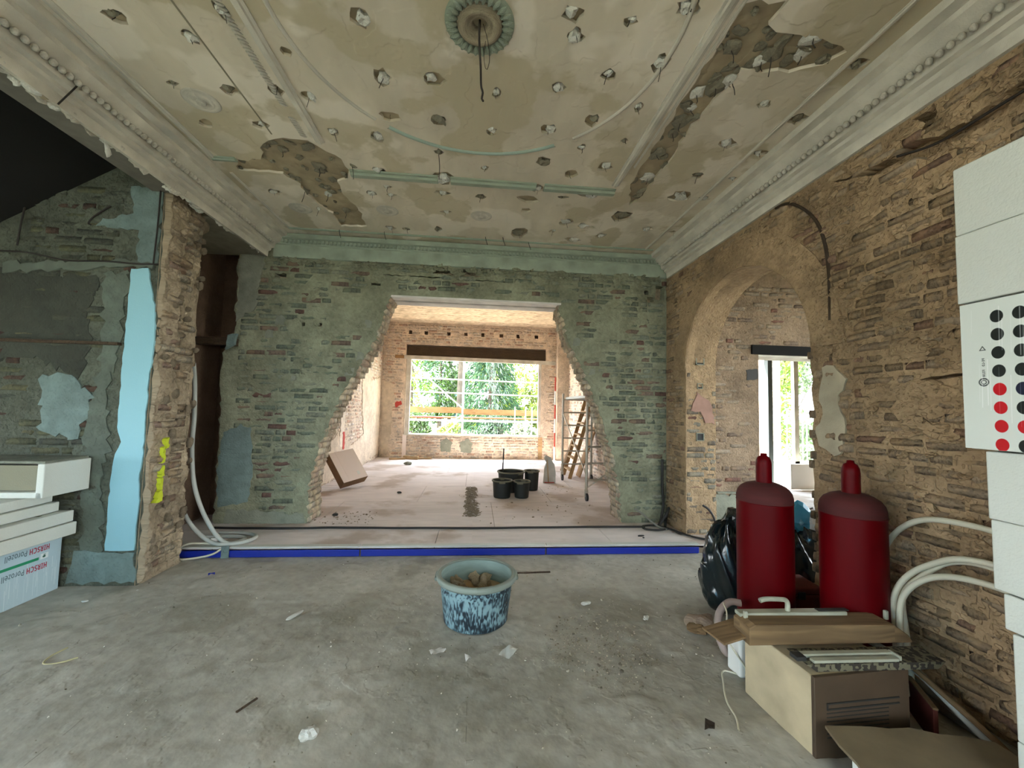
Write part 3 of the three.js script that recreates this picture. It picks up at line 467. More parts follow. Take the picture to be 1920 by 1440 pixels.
// ---------------------------------------------------------------- left: cut-off cross wall, beam over the removed wall, dark brown niche
const wallLeft = struct('wall_left');
{
  const r = rng(401);
  const right = []; for (let y = 0; y <= 3.5; y += 0.077) right.push([-2.84 - 0.02 * r(), y]);
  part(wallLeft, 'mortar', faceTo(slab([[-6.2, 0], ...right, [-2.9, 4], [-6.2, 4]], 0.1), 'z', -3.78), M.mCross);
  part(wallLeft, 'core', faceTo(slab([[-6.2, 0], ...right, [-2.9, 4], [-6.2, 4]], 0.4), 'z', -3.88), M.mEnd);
  const cyan = [[-3.08, 2.75], [-2.94, 2.76], [-2.86, 2.39], [-2.85, 2.11], [-2.87, 1.73], [-2.87, 1.08], [-2.89, 0.9], [-2.87, 0.72], [-2.88, 0.3], [-3.11, 0.3], [-3.11, 0.9], [-3.09, 1.12], [-3.05, 1.22], [-3.09, 1.35], [-3.09, 2.0]];
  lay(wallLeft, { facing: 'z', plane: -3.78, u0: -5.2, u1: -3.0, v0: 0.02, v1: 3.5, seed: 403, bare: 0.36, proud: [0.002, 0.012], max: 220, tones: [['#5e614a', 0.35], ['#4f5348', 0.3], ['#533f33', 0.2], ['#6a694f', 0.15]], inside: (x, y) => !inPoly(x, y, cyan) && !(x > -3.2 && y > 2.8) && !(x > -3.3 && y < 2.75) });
  smears(wallLeft, { facing: 'z', plane: -3.778, u0: -4.6, u1: -3.1, v0: 0.1, v1: 3.4, n: 120, size: 0.1, thick: 0.012, seed: 1221, mat: M.mCross, inside: (x, y) => !(y > 1.15 && y < 2.8) && x < -3.25 });
  patch(wallLeft, 'plaster_patch', 'z', -3.78, [[-3.14, 3.5], [-2.88, 3.52], [-2.88, 2.8], [-3.04, 2.8], [-3.05, 3.1], [-3.4, 3.12], [-3.35, 3.2], [-3.1, 3.25]], 0.018, M.tealPlaster, 61, 0.01);
  part(wallLeft, 'white_plaster', faceTo(slab(jag(cyan, 0.006, 0.05, 63), 0.02), 'z', -3.765), M.cyan, 'strip of smooth white plaster with cyan light in its colour');
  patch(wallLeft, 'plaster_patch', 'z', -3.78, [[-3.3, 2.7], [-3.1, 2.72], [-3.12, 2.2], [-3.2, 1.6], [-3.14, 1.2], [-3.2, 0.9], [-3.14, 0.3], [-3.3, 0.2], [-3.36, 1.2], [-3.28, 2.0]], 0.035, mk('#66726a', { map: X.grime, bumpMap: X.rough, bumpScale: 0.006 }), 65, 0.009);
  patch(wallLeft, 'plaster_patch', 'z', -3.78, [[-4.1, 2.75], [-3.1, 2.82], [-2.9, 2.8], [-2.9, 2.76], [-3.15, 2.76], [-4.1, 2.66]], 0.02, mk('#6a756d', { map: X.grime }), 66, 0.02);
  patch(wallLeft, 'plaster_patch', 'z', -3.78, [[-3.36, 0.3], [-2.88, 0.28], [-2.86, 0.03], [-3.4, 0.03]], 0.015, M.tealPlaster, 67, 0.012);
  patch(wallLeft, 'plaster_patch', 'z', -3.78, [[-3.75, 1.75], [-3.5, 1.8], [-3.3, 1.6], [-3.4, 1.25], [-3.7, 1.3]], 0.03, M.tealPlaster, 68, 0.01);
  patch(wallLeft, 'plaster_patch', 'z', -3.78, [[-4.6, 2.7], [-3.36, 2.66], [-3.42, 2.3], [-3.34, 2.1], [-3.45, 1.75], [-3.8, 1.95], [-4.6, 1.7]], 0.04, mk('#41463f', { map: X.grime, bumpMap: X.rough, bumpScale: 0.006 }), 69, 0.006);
  // the torn end face: a lumpy skin of mortar and broken bricks, split by a deep vertical groove
  {
    const nu = 56, nv = 330, g = new THREE.PlaneGeometry(1, 1, nu, nv), p = g.attributes.position, uv = g.attributes.uv;
    for (let i = 0; i < p.count; i++) {
      const u = p.getX(i) + 0.5, y = (p.getY(i) + 0.5) * 3.48, row = Math.floor(y / 0.077), fy = y / 0.077 - row, far = 0.5 + 0.045 * (gn(y * 5 + 3, 1.5, 431) - 0.5) * 2 + 0.03 * (hash(row, 7, 433) - 0.5), z = -3.772 - u * far;
      const brickW = 0.13 + 0.12 * hash(row, 3, 437), fz = ((z + 9 + hash(row, 5, 439)) / brickW) % 1, joint = (fy < 0.16 || fz < 0.07 ? 1 : 0) * sst(0.42, 0.58, gn(y * 2.2 + 7, z * 3 + 40, 441));
      const split = -4.03 + 0.035 * Math.sin(y * 3.1) + 0.05 * (gn(y * 6, 3.5, 443) - 0.5), groove = y > 0.95 ? Math.exp(-Math.pow((z - split) / 0.02, 2)) * sst(0.25, 0.6, gn(y * 3 + 20, 8.5, 445)) : 0;
      let x = -2.815 + 0.05 * (gn(y * 4 + 30, z * 5 + 30, 447) - 0.5) + 0.03 * (gn(y * 13 + 30, z * 14 + 30, 449) - 0.5) + 0.014 * (gn(y * 34 + 30, z * 38 + 30, 451) - 0.5) - 0.02 * joint - 0.075 * groove + 0.014 * (hash(row, Math.floor((z + 9) / brickW), 453) - 0.5) - (z < split && y > 0.95 ? 0.02 : 0);
      if (u < 0.02) x = -2.86; if (u > 0.98) x = -2.93;
      p.setXYZ(i, x, y, z); uv.setXY(i, z, y);
    }
    g.computeVertexNormals(); part(wallLeft, 'broken_masonry', g, M.mEnd, 'torn rough masonry end of the cross wall');
    for (let k = 0; k < 70; k++) { const y = 0.06 + 0.077 * Math.floor(44 * r()), L = 0.1 + 0.12 * r(), z = -3.79 - L / 2 - r() * (0.44 - L), m = part(wallLeft, 'broken_brick', BRICKS[k % 8], brickMat(['#b5a48b', '#a8947b', '#a58a77', '#bfb29c'][k % 4])); m.position.set(-2.802 + 0.014 * r(), y, z); m.rotation.set(0, Math.PI / 2, (r() - 0.5) * 0.08); m.scale.set(L, 0.064, 0.1); }
  }
  const dab = [0, 1, 2].map((i) => blob(1, 170 + i, 0.5, 1));
  for (let i = 0; i < 40; i++) { const m = part(wallLeft, 'mortar_lump', dab[i % 3], M.mEnd); m.position.set(-2.83 + 0.02 * r(), 0.05 + 3.35 * r(), -3.82 - 0.46 * r()); m.scale.set(0.03, 0.02 + 0.04 * r(), 0.02 + 0.04 * r()); }
  for (const [y, z, a, b, s] of [[1.2, -3.93, 0.016, 0.05, 1], [1.08, -3.9, 0.012, 0.06, 2], [0.95, -3.9, 0.018, 0.05, 3], [0.84, -3.89, 0.014, 0.06, 4], [0.73, -3.88, 0.032, 0.05, 5], [1.14, -3.89, 0.01, 0.03, 6]]) part(wallLeft, 'paint_mark', faceTo(slab(jag([[-z - a, y - b], [-z + a, y - b * 0.8], [-z + a * 0.8, y + b], [-z - a * 0.6, y + b * 0.8]], 0.01, 0.02, 80 + s), 0.06), 'x', -2.786), M.paintGreen, 'yellow-green spray mark');
  for (const pts of [[[-4.2, 2.85, -3.76], [-3.9, 2.84, -3.755], [-3.6, 2.79, -3.75], [-3.3, 2.8, -3.755], [-3.0, 2.79, -3.75], [-2.86, 2.8, -3.76]], [[-3.28, 3.3, -3.75], [-3.42, 3.18, -3.75], [-3.45, 3.13, -3.755], [-3.43, 3.12, -3.755]], [[-2.88, 3.5, -3.755], [-2.88, 3.1, -3.75], [-2.895, 2.8, -3.755]], [[-3.95, 3.4, -3.755], [-3.98, 3.1, -3.75], [-4.0, 2.9, -3.755]]]) part(wallLeft, 'old_wire', tube(pts, 0.007, 40, 6), M.rust);
  part(wallLeft, 'loose_slat', bx(-4.5, -3.12, 2.06, 2.085, -3.79, -3.735), M.timberDark);
}
{
  const o = struct('wall_side'); // the beam above, an added black slab standing in for shade and the shell of the side room
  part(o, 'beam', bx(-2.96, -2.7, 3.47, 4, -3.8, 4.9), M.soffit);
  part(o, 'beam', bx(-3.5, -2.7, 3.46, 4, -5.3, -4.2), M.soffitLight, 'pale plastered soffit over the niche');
  const shadeSlab = plankG([-2.75, 3.98 + 0.14, -2.0], [-6.5, 1.62 + 0.14, -2.0], 4.2, 0.2, [0, 1, 0]); part(o, 'shade_slab', shadeSlab, M.black, 'added black sloped slab giving deep shade');
  part(o, 'outer_wall', faceTo(slab([[-5.2, -0.4], [4.3, -0.4], [4.3, 4], [-5.2, 4]], 0.3, [[[-4.4, 0.9], [-1.2, 0.9], [-1.2, 3.5], [-4.4, 3.5]], [[0.3, 0.3], [3.3, 0.3], [3.3, 1.75], [0.3, 1.75]]]), 'x', -6.2), M.mCross);
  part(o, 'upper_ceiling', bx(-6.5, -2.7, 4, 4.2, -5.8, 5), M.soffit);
  const n = struct('wall_niche');
  part(n, 'umber_wall', bx(-3.75, -3.45, 0, 4, -5.9, -4.2), M.umber); part(n, 'umber_wall', bx(-3.5, -2.9, 0, 4, -5.9, -5.66), M.umber);  // niche walls in one dark brown
  part(n, 'cross_wall_back', bx(-3.5, -2.9, 0.1, 3.5, -4.3, -4.285), M.umber);
  part(n, 'dark_rail', bx(-3.46, -2.98, 2.28, 2.37, -5.24, -5.12), M.timberDark);
  patch(n, 'plaster_patch', 'z', -5.12, [[-3.03, 2.4], [-2.92, 2.42], [-2.95, 2.28], [-3.05, 2.22]], 0.01, M.tealPlaster, 71, 0.03);
}
{ // wall behind the photographer with two large glazed openings
  const o = struct('wall_rear');
  part(o, 'masonry', faceTo(slab([[-6.5, -0.4], [2.95, -0.4], [2.95, 4], [-6.5, 4]], 0.35, [[[-1.6, 1.0], [1.6, 1.0], [1.6, 3.4], [-1.6, 3.4]], [[-5.2, 0.4], [-3.1, 0.4], [-3.1, 2.2], [-5.2, 2.2]]]), 'z', 4.95), M.mRight);
  const win = (name, x0, x1, y0, y1, n, mat) => { const w = struct(name), d = (x1 - x0) / n; for (let i = 0; i <= n; i++) part(w, 'window_post', bx(x0 + i * d - 0.03, x0 + i * d + 0.03, y0, y1, 4.76, 4.84), M.whiteTrim); for (const y of [y0, y1]) part(w, 'window_rail', bx(x0, x1, y - 0.03, y + 0.03, 4.76, 4.84), M.whiteTrim); for (let i = 0; i < n; i++) part(w, 'pane', bx(x0 + i * d + 0.03, x0 + (i + 1) * d - 0.03, y0 + 0.03, y1 - 0.03, 4.798, 4.802), mat); };
  win('window_2', -1.6, 1.6, 1.0, 3.4, 2, M.glassPale); win('window_3', -5.2, -3.1, 0.4, 2.2, 2, M.glassTeal);
  const addedSideWin = (name, x, z0, z1, y0, y1, n) => { const w = struct(name), d = (z1 - z0) / n; for (let i = 0; i <= n; i++) part(w, 'window_post', bx(x - 0.04, x + 0.04, y0, y1, z0 + i * d - 0.03, z0 + i * d + 0.03), M.whiteTrim); for (const y of [y0, y1]) part(w, 'window_rail', bx(x - 0.04, x + 0.04, y - 0.03, y + 0.03, z0, z1), M.whiteTrim); for (let i = 0; i < n; i++) part(w, 'pane', bx(x - 0.002, x + 0.002, y0 + 0.03, y1 - 0.03, z0 + i * d + 0.03, z0 + (i + 1) * d - 0.03), M.glassPale); };
  addedSideWin('window_4', 2.8, 2.0, 4.4, 0.9, 3.4, 2); addedSideWin('window_5', -6.35, 1.2, 4.4, 0.9, 3.5, 3); addedSideWin('window_8', -6.35, -3.3, -0.3, 0.3, 1.75, 3); addedSideWin('window_6', 7.55, -5.0, -0.7, 0.4, 3.3, 3);  // side windows added out of view to bring fill light
  { const w = struct('window_7'); for (let i = 0; i <= 1; i++) part(w, 'window_post', bx(3.36 + i * 1.2, 3.44 + i * 1.2, 0.4, 3.3, -0.2, -0.12), M.whiteTrim); for (let i = 0; i < 1; i++) part(w, 'pane', bx(3.44 + i * 1.2, 4.56 + i * 1.2, 0.4, 3.3, -0.162, -0.158), M.glassPale); }  // window added in the unseen part of the right room for fill light
}

// ---------------------------------------------------------------- the bright room beyond the opening
const FT = [['#f2e3d2', 0.42], ['#ebd6c2', 0.28], ['#e2c0ab', 0.14], ['#f6ecdf', 0.16]];
{
  const W = struct('wall_far'), Z = -11.7, opening = [[-1.97, 0.76], [1.9, 0.76], [1.9, 2.95], [-1.97, 2.95]];
  const joist = [-1.95, -1.5, -0.85, -0.35, 0.15, 0.7, 1.2, 1.75].map((x, i) => jag([[x - 0.05, 3.66], [x + 0.05, 3.66], [x + 0.05, 3.77], [x - 0.05, 3.77]], 0.01, 0.05, 600 + i));
  part(W, 'mortar', faceTo(slab([[-3.1, 0], [3.1, 0], [3.1, 4.2], [-3.1, 4.2]], 0.14, [jag([[-2.04, 0.76], [1.92, 0.76], [1.92, 2.95], [2.05, 2.95], [2.05, 3.36], [-2.04, 3.36]], 0.008, 0.08, 609), ...joist]), 'z', Z), M.mFar);
  part(W, 'core', faceTo(slab([[-3.1, -0.4], [3.1, -0.4], [3.1, 4.2], [-3.1, 4.2]], 0.28, [opening]), 'z', Z - 0.14), M.mFar);
  lay(W, { facing: 'z', plane: Z, u0: -2.7, u1: 2.7, v0: 0.1, v1: 3.98, seed: 611, bare: 0.18, max: 300, tones: FT, proud: [0.003, 0.014], headers: 0.5,
    inside: (x, y, l) => !(y > 0.74 && y < 3.38 && x + l / 2 > -2.06 && x - l / 2 < 2.06) && !joist.some((p) => inPoly(x, y, p) || inPoly(x - l / 3, y, p) || inPoly(x + l / 3, y, p)) && !(x < -2.35 && y < 2.2) });
  [-1.95, -1.5, -0.85, -0.35, 0.15, 0.7, 1.2, 1.75].forEach((x) => part(W, 'hole_shade_fill', bx(x - 0.06, x + 0.06, 3.65, 3.78, Z - 0.3, Z - 0.06), M.timberDark));  // dark boxes added to make the joist holes look shaded
  patch(W, 'plaster_patch', 'z', Z, [[-0.98, 0.3], [-0.7, 0.26], [-0.66, 0.55], [-0.82, 0.68], [-0.98, 0.56]], 0.02, M.greyPlaster, 621, 0.012);
  patch(W, 'plaster_patch', 'z', Z, [[-0.4, 0.28], [-0.1, 0.26], [-0.06, 0.55], [-0.22, 0.66], [-0.42, 0.55]], 0.02, M.greyPlaster, 622, 0.012);
  patch(W, 'plaster_patch', 'z', Z, [[-2.7, 2.3], [-2.36, 2.2], [-2.38, 0.9], [-2.5, 0.2], [-2.7, 0.15]], 0.03, M.cream, 623, 0.012);
  patch(W, 'paint_mark', 'z', Z, [[-2.3, 1.66], [-2.15, 1.72], [-2.12, 1.6], [-2.28, 1.52]], 0.02, M.paintRed, 624, 0.016);
  part(W, 'timber_lintel', bx(-2.03, 2.04, 2.99, 3.33, Z - 0.13, Z - 0.04), M.timberDark, 'dark timber beam over the window');
  part(W, 'sill_strip', bx(-2.05, 2.0, 0.735, 0.765, Z - 0.42, Z + 0.02), M.whiteTrim);
  const F = struct('window_1');
  part(F, 'window_frame', bx(-2.02, -1.9, 0.77, 2.97, Z - 0.1, Z - 0.02), M.whiteTrim); part(F, 'window_frame', bx(1.84, 1.96, 0.77, 2.95, Z - 0.1, Z - 0.02), M.whiteTrim);
  part(F, 'window_head', plankG([-2.1, 2.985, Z - 0.02], [2.35, 2.945, Z - 0.02], 0.06, 0.11), M.whiteTrim, 'white board across the window head');
  part(F, 'board_end', plankG([-2.35, 2.99, Z + 0.02], [-2.1, 2.985, Z + 0.02], 0.05, 0.09), M.wood);
  part(F, 'wall_board', bx(-2.06, -1.95, 0.1, 0.74, Z, Z + 0.025), M.cardPink); part(F, 'wall_board', bx(1.86, 1.98, 0.1, 0.74, Z, Z + 0.025), M.woodPale);

  const L = struct('wall_far_left');
  part(L, 'mortar', bx(-3.1, -2.72, -0.3, 4.2, -11.85, -5.65), M.cream);
  lay(L, { facing: 'x', plane: -2.72, u0: 5.7, u1: 11.7, v0: 0.1, v1: 3.98, seed: 631, bare: 0.2, max: 300, tones: FT, proud: [0.003, 0.014] });
  patch(L, 'plaster_strip', 'x', -2.72, [[8.35, 0.75], [8.6, 0.7], [8.65, 1.5], [8.75, 2.4], [8.55, 2.5], [8.4, 1.6]], 0.03, mk('#efe9dd', { map: X.grime }), 632, 0.016, 'white vertical plaster strip');
  patch(L, 'plaster_patch', 'x', -2.72, [[9.6, 3.2], [10.1, 3.4], [10.6, 2.2], [11.6, 2.4], [11.65, 0.2], [10.3, 0.15], [9.9, 1.4]], 0.05, M.cream, 633, 0.014);
  patch(L, 'plaster_patch', 'x', -2.72, [[7.6, 0.7], [8.2, 1.0], [9.2, 0.7], [10.2, 0.9], [10.3, 0.12], [7.5, 0.12]], 0.05, M.cream, 634, 0.012);
  patch(L, 'paint_mark', 'x', -2.72, [[8.5, 1.0], [8.56, 0.65], [8.66, 0.68], [8.64, 1.02]], 0.02, M.paintRed, 635, 0.02);
  const R = struct('wall_far_right');
  part(R, 'mortar', bx(2.7, 3.1, -0.3, 4.2, -11.85, -5.65), M.mFar);
  lay(R, { facing: '-x', plane: 2.7, u0: -11.7, u1: -5.7, v0: 0.1, v1: 3.98, seed: 641, bare: 0.12, max: 300, tones: FT, proud: [0, 0.014] });
  part(R, 'brick_pier', bx(2.36, 2.7, 0.1, 3.98, -11.7, -11.45), M.mFar);
  const C = struct('ceiling_far');
  part(C, 'reed_ceiling', bx(-3.1, 3.1, 4.0, 4.25, -12.1, -5.3), mk('#f0e5d8', { map: X.reed, bumpMap: X.reed, bumpScale: 0.012 }));
  part(C, 'plaster_patch', faceTo(slab(jag([[-0.3, 9.0], [0.15, 8.9], [0.2, 9.5], [-0.2, 9.6]], 0.04, 0.06, 651), 0.012), 'z', 0).rotateX(-Math.PI / 2).translate(0, 3.995, 0), M.greyPlaster);
}
{ // room beyond the arch and the glazed outer door
  const N = struct('wall_next'), Z = -5.25;
  part(N, 'mortar', faceTo(slab([[2.98, -0.4], [3.95, -0.4], [3.95, 2.43], [5.15, 2.43], [5.15, -0.4], [7.7, -0.4], [7.7, 3.8], [2.98, 3.8]], 0.38), 'z', Z), M.mNext);
  lay(N, { facing: 'z', plane: Z, u0: 2.99, u1: 5.6, v0: 0.1, v1: 3.4, seed: 701, bare: 0.24, max: 260, proud: [-0.004, 0.012], headers: 0.4, tones: [['#a3937f', 0.4], ['#937f6c', 0.3], ['#b0a08b', 0.2], ['#8c6657', 0.1]], inside: (x, y, l) => !(x + l / 2 > 3.94 && x - l / 2 < 5.16 && y < 2.6) });
  part(N, 'steel_lintel', bx(3.84, 5.25, 2.43, 2.56, Z - 0.2, Z + 0.03), M.black, 'black steel lintel over the side doorway'); part(N, 'lintel_soffit', bx(3.95, 5.15, 2.4, 2.43, Z - 0.36, Z - 0.02), M.whiteTrim);
  patch(N, 'plaster_patch', 'z', Z, [[3.76, 2.2], [3.94, 2.22], [3.94, 2.08], [3.77, 2.06]], 0.01, M.steel, 703, 0.006);
  patch(N, 'plaster_patch', 'z', Z, [[3.0, 0.5], [3.9, 0.45], [3.94, 0.1], [3.0, 0.1]], 0.03, M.greyPlaster, 704, 0.014);
  part(N, 'ledge', bx(3.3, 3.75, 0.5, 0.52, Z, Z + 0.05), M.greyPlaster);
  const S = struct('wall_next_right');
  part(S, 'masonry', faceTo(slab([[-8, -0.4], [0, -0.4], [0, 3.9], [-8, 3.9]], 0.3, [[[-5.0, 0.4], [-0.7, 0.4], [-0.7, 3.3], [-5.0, 3.3]]]), '-x', 7.4), M.mNext);
  part(S, 'cross_wall', faceTo(slab([[2.9, -0.4], [7.7, -0.4], [7.7, 3.9], [2.9, 3.9]], 0.3, [[[3.4, 0.4], [4.6, 0.4], [4.6, 3.3], [3.4, 3.3]]]), 'z', 0), M.mNext);
  part(S, 'upper_ceiling', bx(2.6, 8.8, 3.75, 3.95, -8.0, 0), M.soffitLight);
  const G = struct('wall_garden'), Q = -7.7;
  part(G, 'masonry', faceTo(slab([[3.1, -0.4], [5.55, -0.4], [5.55, 2.85], [7.35, 2.85], [7.35, -0.4], [8.8, -0.4], [8.8, 3.9], [3.1, 3.9]], 0.3), 'z', Q), M.mFar);
  part(G, 'side_masonry', bx(8.6, 8.8, -0.4, 3.9, -8, -5.3), M.mFar);
  const D = struct('door_1');
  part(D, 'door_frame', join([bx(5.55, 5.62, 0.1, 2.85, Q - 0.2, Q - 0.1), bx(7.28, 7.35, 0.1, 2.85, Q - 0.2, Q - 0.1), bx(5.55, 7.35, 2.77, 2.85, Q - 0.2, Q - 0.1)]), M.white);
  part(D, 'door_post', bx(6.06, 6.16, 0.1, 2.8, Q - 0.19, Q - 0.08), M.mullion, 'grey door stile');
  part(D, 'door_post', bx(6.66, 6.76, 0.55, 2.8, Q - 0.18, Q - 0.1), M.whiteTrim);
  part(D, 'door_panel', bx(6.16, 6.66, 0.14, 0.56, Q - 0.17, Q - 0.12), M.white, 'white lower door panel'); part(D, 'door_panel', bx(6.76, 7.28, 0.14, 0.56, Q - 0.17, Q - 0.12), M.white); part(D, 'door_panel', rbox(0.9, 0.5, 0.03, 0.004, 6.7, 0.36, Q + 0.25), M.white);
  part(D, 'door_rail', bx(6.16, 7.28, 0.56, 0.62, Q - 0.19, Q - 0.1), M.white);
  part(D, 'pane', bx(6.16, 6.66, 0.62, 2.77, Q - 0.148, Q - 0.144), M.glass); part(D, 'pane', bx(6.76, 7.28, 0.62, 2.77, Q - 0.148, Q - 0.144), M.glass);
}

// ---------------------------------------------------------------- outdoors
const GY = -0.5;
{
  const g = struct('ground'); part(g, 'lawn', bx(-90, 90, GY - 0.5, GY, -120, -12.1), M.lawn); part(g, 'yard', bx(-40, 40, GY - 0.5, GY - 0.02, -12.1, 40), M.ground);
  part(g, 'path', bx(-14, 14, GY, GY + 0.02, -17.4, -12.2), mk('#d8d2c2', { map: X.floor })); part(g, 'terrace', bx(3.2, 14, GY, 0.06, -12.1, -8.0), M.ground); part(g, 'gravel_path', bx(-5.5, -3.1, GY, GY + 0.03, -40, -17), M.ground);  // unseen path made pale to bounce sunlight into the bright room
}
{ // scaffold outside the window
  const t = thing('scaffold', 'steel tube scaffold with a timber deck standing outside the big window', 'scaffold', [0, GY, -13.1]);
  const y = (v) => v - GY;
  for (const [x, z] of [[-2.95, 0.4], [-0.42, 0.1], [2.3, 0.4], [-2.95, -0.5], [-0.42, -0.5], [2.3, -0.5]]) part(t, 'standard', bar([x, 0, z], [x, y(4.4), z], 0.024), M.scaf);
  for (const v of [2.02, 2.46]) part(t, 'guard_rail', bar([-3.1, y(v + 0.03), 0.06], [2.5, y(v - 0.04), 0.06], 0.02), M.scaf);
  for (const [v, z] of [[1.14, 0.06], [1.1, -0.5]]) part(t, 'ledger', bar([-3.1, y(v), z], [2.5, y(v), z], 0.022), M.scaf);
  part(t, 'toe_board', bx(-3.1, -0.45, y(1.37), y(1.56), 0.0, 0.03), M.plank); part(t, 'toe_board', bx(-0.4, 2.5, y(1.33), y(1.51), 0.0, 0.03), M.plank);
  for (let i = 0; i < 3; i++) part(t, 'deck_board', bx(-3.1, 2.5, y(1.2), y(1.245), -0.45 + i * 0.15, -0.31 + i * 0.15), M.plank);
  part(t, 'red_edge', bx(-2.0, -1.05, y(1.2), y(1.245), 0.07, 0.1), M.paintRed);
  for (const [a, b] of [[[-2.1, 2.95], [-0.45, 1.55]], [[-0.45, 1.3], [-1.55, 0.65]], [[-0.4, 1.25], [-1.1, 0.6]], [[-1.95, 2.4], [-1.65, 1.52]]]) part(t, 'brace', bar([a[0], y(a[1]), 0.09], [b[0], y(b[1]), 0.09], 0.02), M.scaf);
  for (const x of [1.28, 1.63, 1.84]) part(t, 'upright', bar([x, y(0.6), 0.12], [x, y(1.62), 0.12], 0.018), M.scaf);
}
const leafG = (() => { const g = new THREE.BufferGeometry(); g.setAttribute('position', new THREE.Float32BufferAttribute([-0.5, 0, 0, 0, -0.28, 0.06, 0.5, 0, 0, 0, 0.28, 0.06], 3)); g.setIndex([0, 1, 2, 0, 2, 3]); g.computeVertexNormals(); return g; })();
const leafM = new THREE.MeshPhysicalMaterial({ color: '#ffffff', roughness: 0.9, transmission: 0.5, thickness: 0, side: THREE.DoubleSide });
const needleM = new THREE.MeshPhysicalMaterial({ color: '#ffffff', roughness: 0.9, transmission: 0.3, thickness: 0, side: THREE.DoubleSide });
function scatter(parent, n, seed, tones, mat, place) {
  const r = rng(seed), im = new THREE.InstancedMesh(leafG, mat, n), m = new THREE.Matrix4(), q = new THREE.Quaternion(), e = new THREE.Euler(), c = new THREE.Color();
  for (let i = 0; i < n; i++) { const p = place(r, i); e.set(...p.rot); q.setFromEuler(e); m.compose(V(...p.pos), q, V(p.s[0], p.s[1], 1)); im.setMatrixAt(i, m); c.set(tones[Math.floor(r() * tones.length)]); c.multiplyScalar(0.36 + 0.3 * r()); im.setColorAt(i, c); }
  im.name = 'foliage'; im.castShadow = im.receiveShadow = true; im.userData.kind = 'stuff'; parent.add(im);
}
function broadleaf(x, z, y0, y1, rad, n, size, tones, seed, name, label, cat, group) {
  const t = thing(name, label, cat, [x, GY, z], 0, group), r = rng(seed), cl = [];
  for (let i = 0; i < 22; i++) { const a = r() * 6.283, v = r(), k = Math.sqrt(r()) * rad * 0.8 * Math.sin(Math.PI * (0.18 + 0.75 * v)); cl.push([Math.cos(a) * k, lerp(y0, y1, v) - GY, Math.sin(a) * k, rad * (0.3 + 0.25 * r())]); }
  part(t, 'trunk', cyl(0.05 + rad * 0.06, 0.03, y1 - GY - 0.6, 8).translate(0, (y1 - GY - 0.6) / 2, 0), M.bark);
  for (let i = 0; i < 5; i++) { const c = cl[i * 4]; part(t, 'branch', bar([0, Math.max(0.1, c[1] * 0.55), 0], [c[0], c[1], c[2]], 0.022, 5), M.bark); }
  scatter(t, n, seed + 1, tones, leafM, (q) => { const c = cl[Math.floor(q() * cl.length)], u = q() * 2 - 1, a = q() * 6.283, k = c[3] * Math.cbrt(0.25 + 0.75 * q()), s = Math.sqrt(1 - u * u); return { pos: [c[0] + k * s * Math.cos(a), Math.max(0.05, c[1] + k * u * 0.8), c[2] + k * s * Math.sin(a)], rot: [q() * 6, q() * 6, q() * 6], s: [size * (0.7 + 0.6 * q()), size * (0.7 + 0.5 * q())] }; });
}
function conifer(x, z, y0, h, rad, n, tones, seed, label, trunkR = 0.14) {
  const t = thing('conifer', label, 'tree', [x, GY, z]);
  part(t, 'trunk', cyl(trunkR, 0.03, h, 10).translate(0, h / 2, 0), M.bark);
  scatter(t, n, seed, tones, needleM, (q) => { const v = Math.pow(q(), 1.1), y = lerp(y0 - GY, h, v), arm = Math.floor(q() * 9 + v * 40) * 2.4, L = rad * (1 - v * 0.9) * Math.sqrt(q()), a = arm + (q() - 0.5) * 0.5; return { pos: [Math.cos(a) * L, y - L * 0.35 + (q() - 0.5) * 0.15, Math.sin(a) * L], rot: [(q() - 0.5) * 1.2, -a, -0.5 - q() * 0.6], s: [0.34 * (0.6 + 0.6 * q()), 0.12] }; });
}
const GREEN = ['#5f8f2a', '#79a834', '#4b7a26'], YEL = ['#a9c23a', '#c2cf4a', '#86ad34'], BLUEG = ['#46723f', '#5a8a52', '#3c6a48'], PALE = ['#b5c79a', '#93b06e', '#cfd8b8'];
broadleaf(-2.3, -26, 0.8, 7.5, 1.9, 5200, 0.26, GREEN, 801, 'tree', 'mid-green leafy tree seen through the window, second from its left edge', 'tree');
broadleaf(1.9, -29, 0.6, 8, 1.9, 5200, 0.26, YEL, 803, 'tree', 'yellow-green leafy tree right of the drooping conifer in the window', 'tree');
broadleaf(4.1, -26, 0.2, 8, 1.5, 4200, 0.25, YEL, 805, 'tree', 'yellow-green leafy tree at the right edge of the window', 'tree');
broadleaf(-4.9, -31, 1.4, 8, 1.7, 3200, 0.26, YEL, 807, 'tree', 'pale leafy tree at the far left edge of the window', 'tree');
conifer(0.75, -21, 0.9, 9, 1.9, 5200, BLUEG, 811, 'blue-green drooping conifer just right of the scaffold upright');
conifer(-0.95, -24, 4.5, 14, 2.4, 2500, BLUEG, 813, 'tall conifer with a thick bare grey trunk left of the scaffold upright', 0.24);
conifer(-1.75, -27, 4.8, 13, 2.0, 2000, BLUEG, 815, 'slimmer bare-trunked conifer left of the thick grey trunk', 0.15);
broadleaf(-2.95, -19, -0.5, 1.15, 0.9, 2400, 0.17, GREEN, 821, 'bush', 'dense green bush at the lower left of the window', 'bush');
broadleaf(-1.25, -18, -0.5, 0.8, 0.8, 2400, 0.16, YEL, 823, 'bush', 'light yellow-green bush under the scaffold brace', 'bush');
broadleaf(0.75, -18.6, -0.5, 1.0, 0.95, 2800, 0.15, BLUEG, 825, 'bush', 'dark blue-green rounded bush at the bottom of the window', 'bush');
broadleaf(2.2, -18, -0.5, 0.65, 0.9, 2400, 0.15, PALE, 827, 'bush', 'pale feathery bush at the lower right of the window', 'bush');
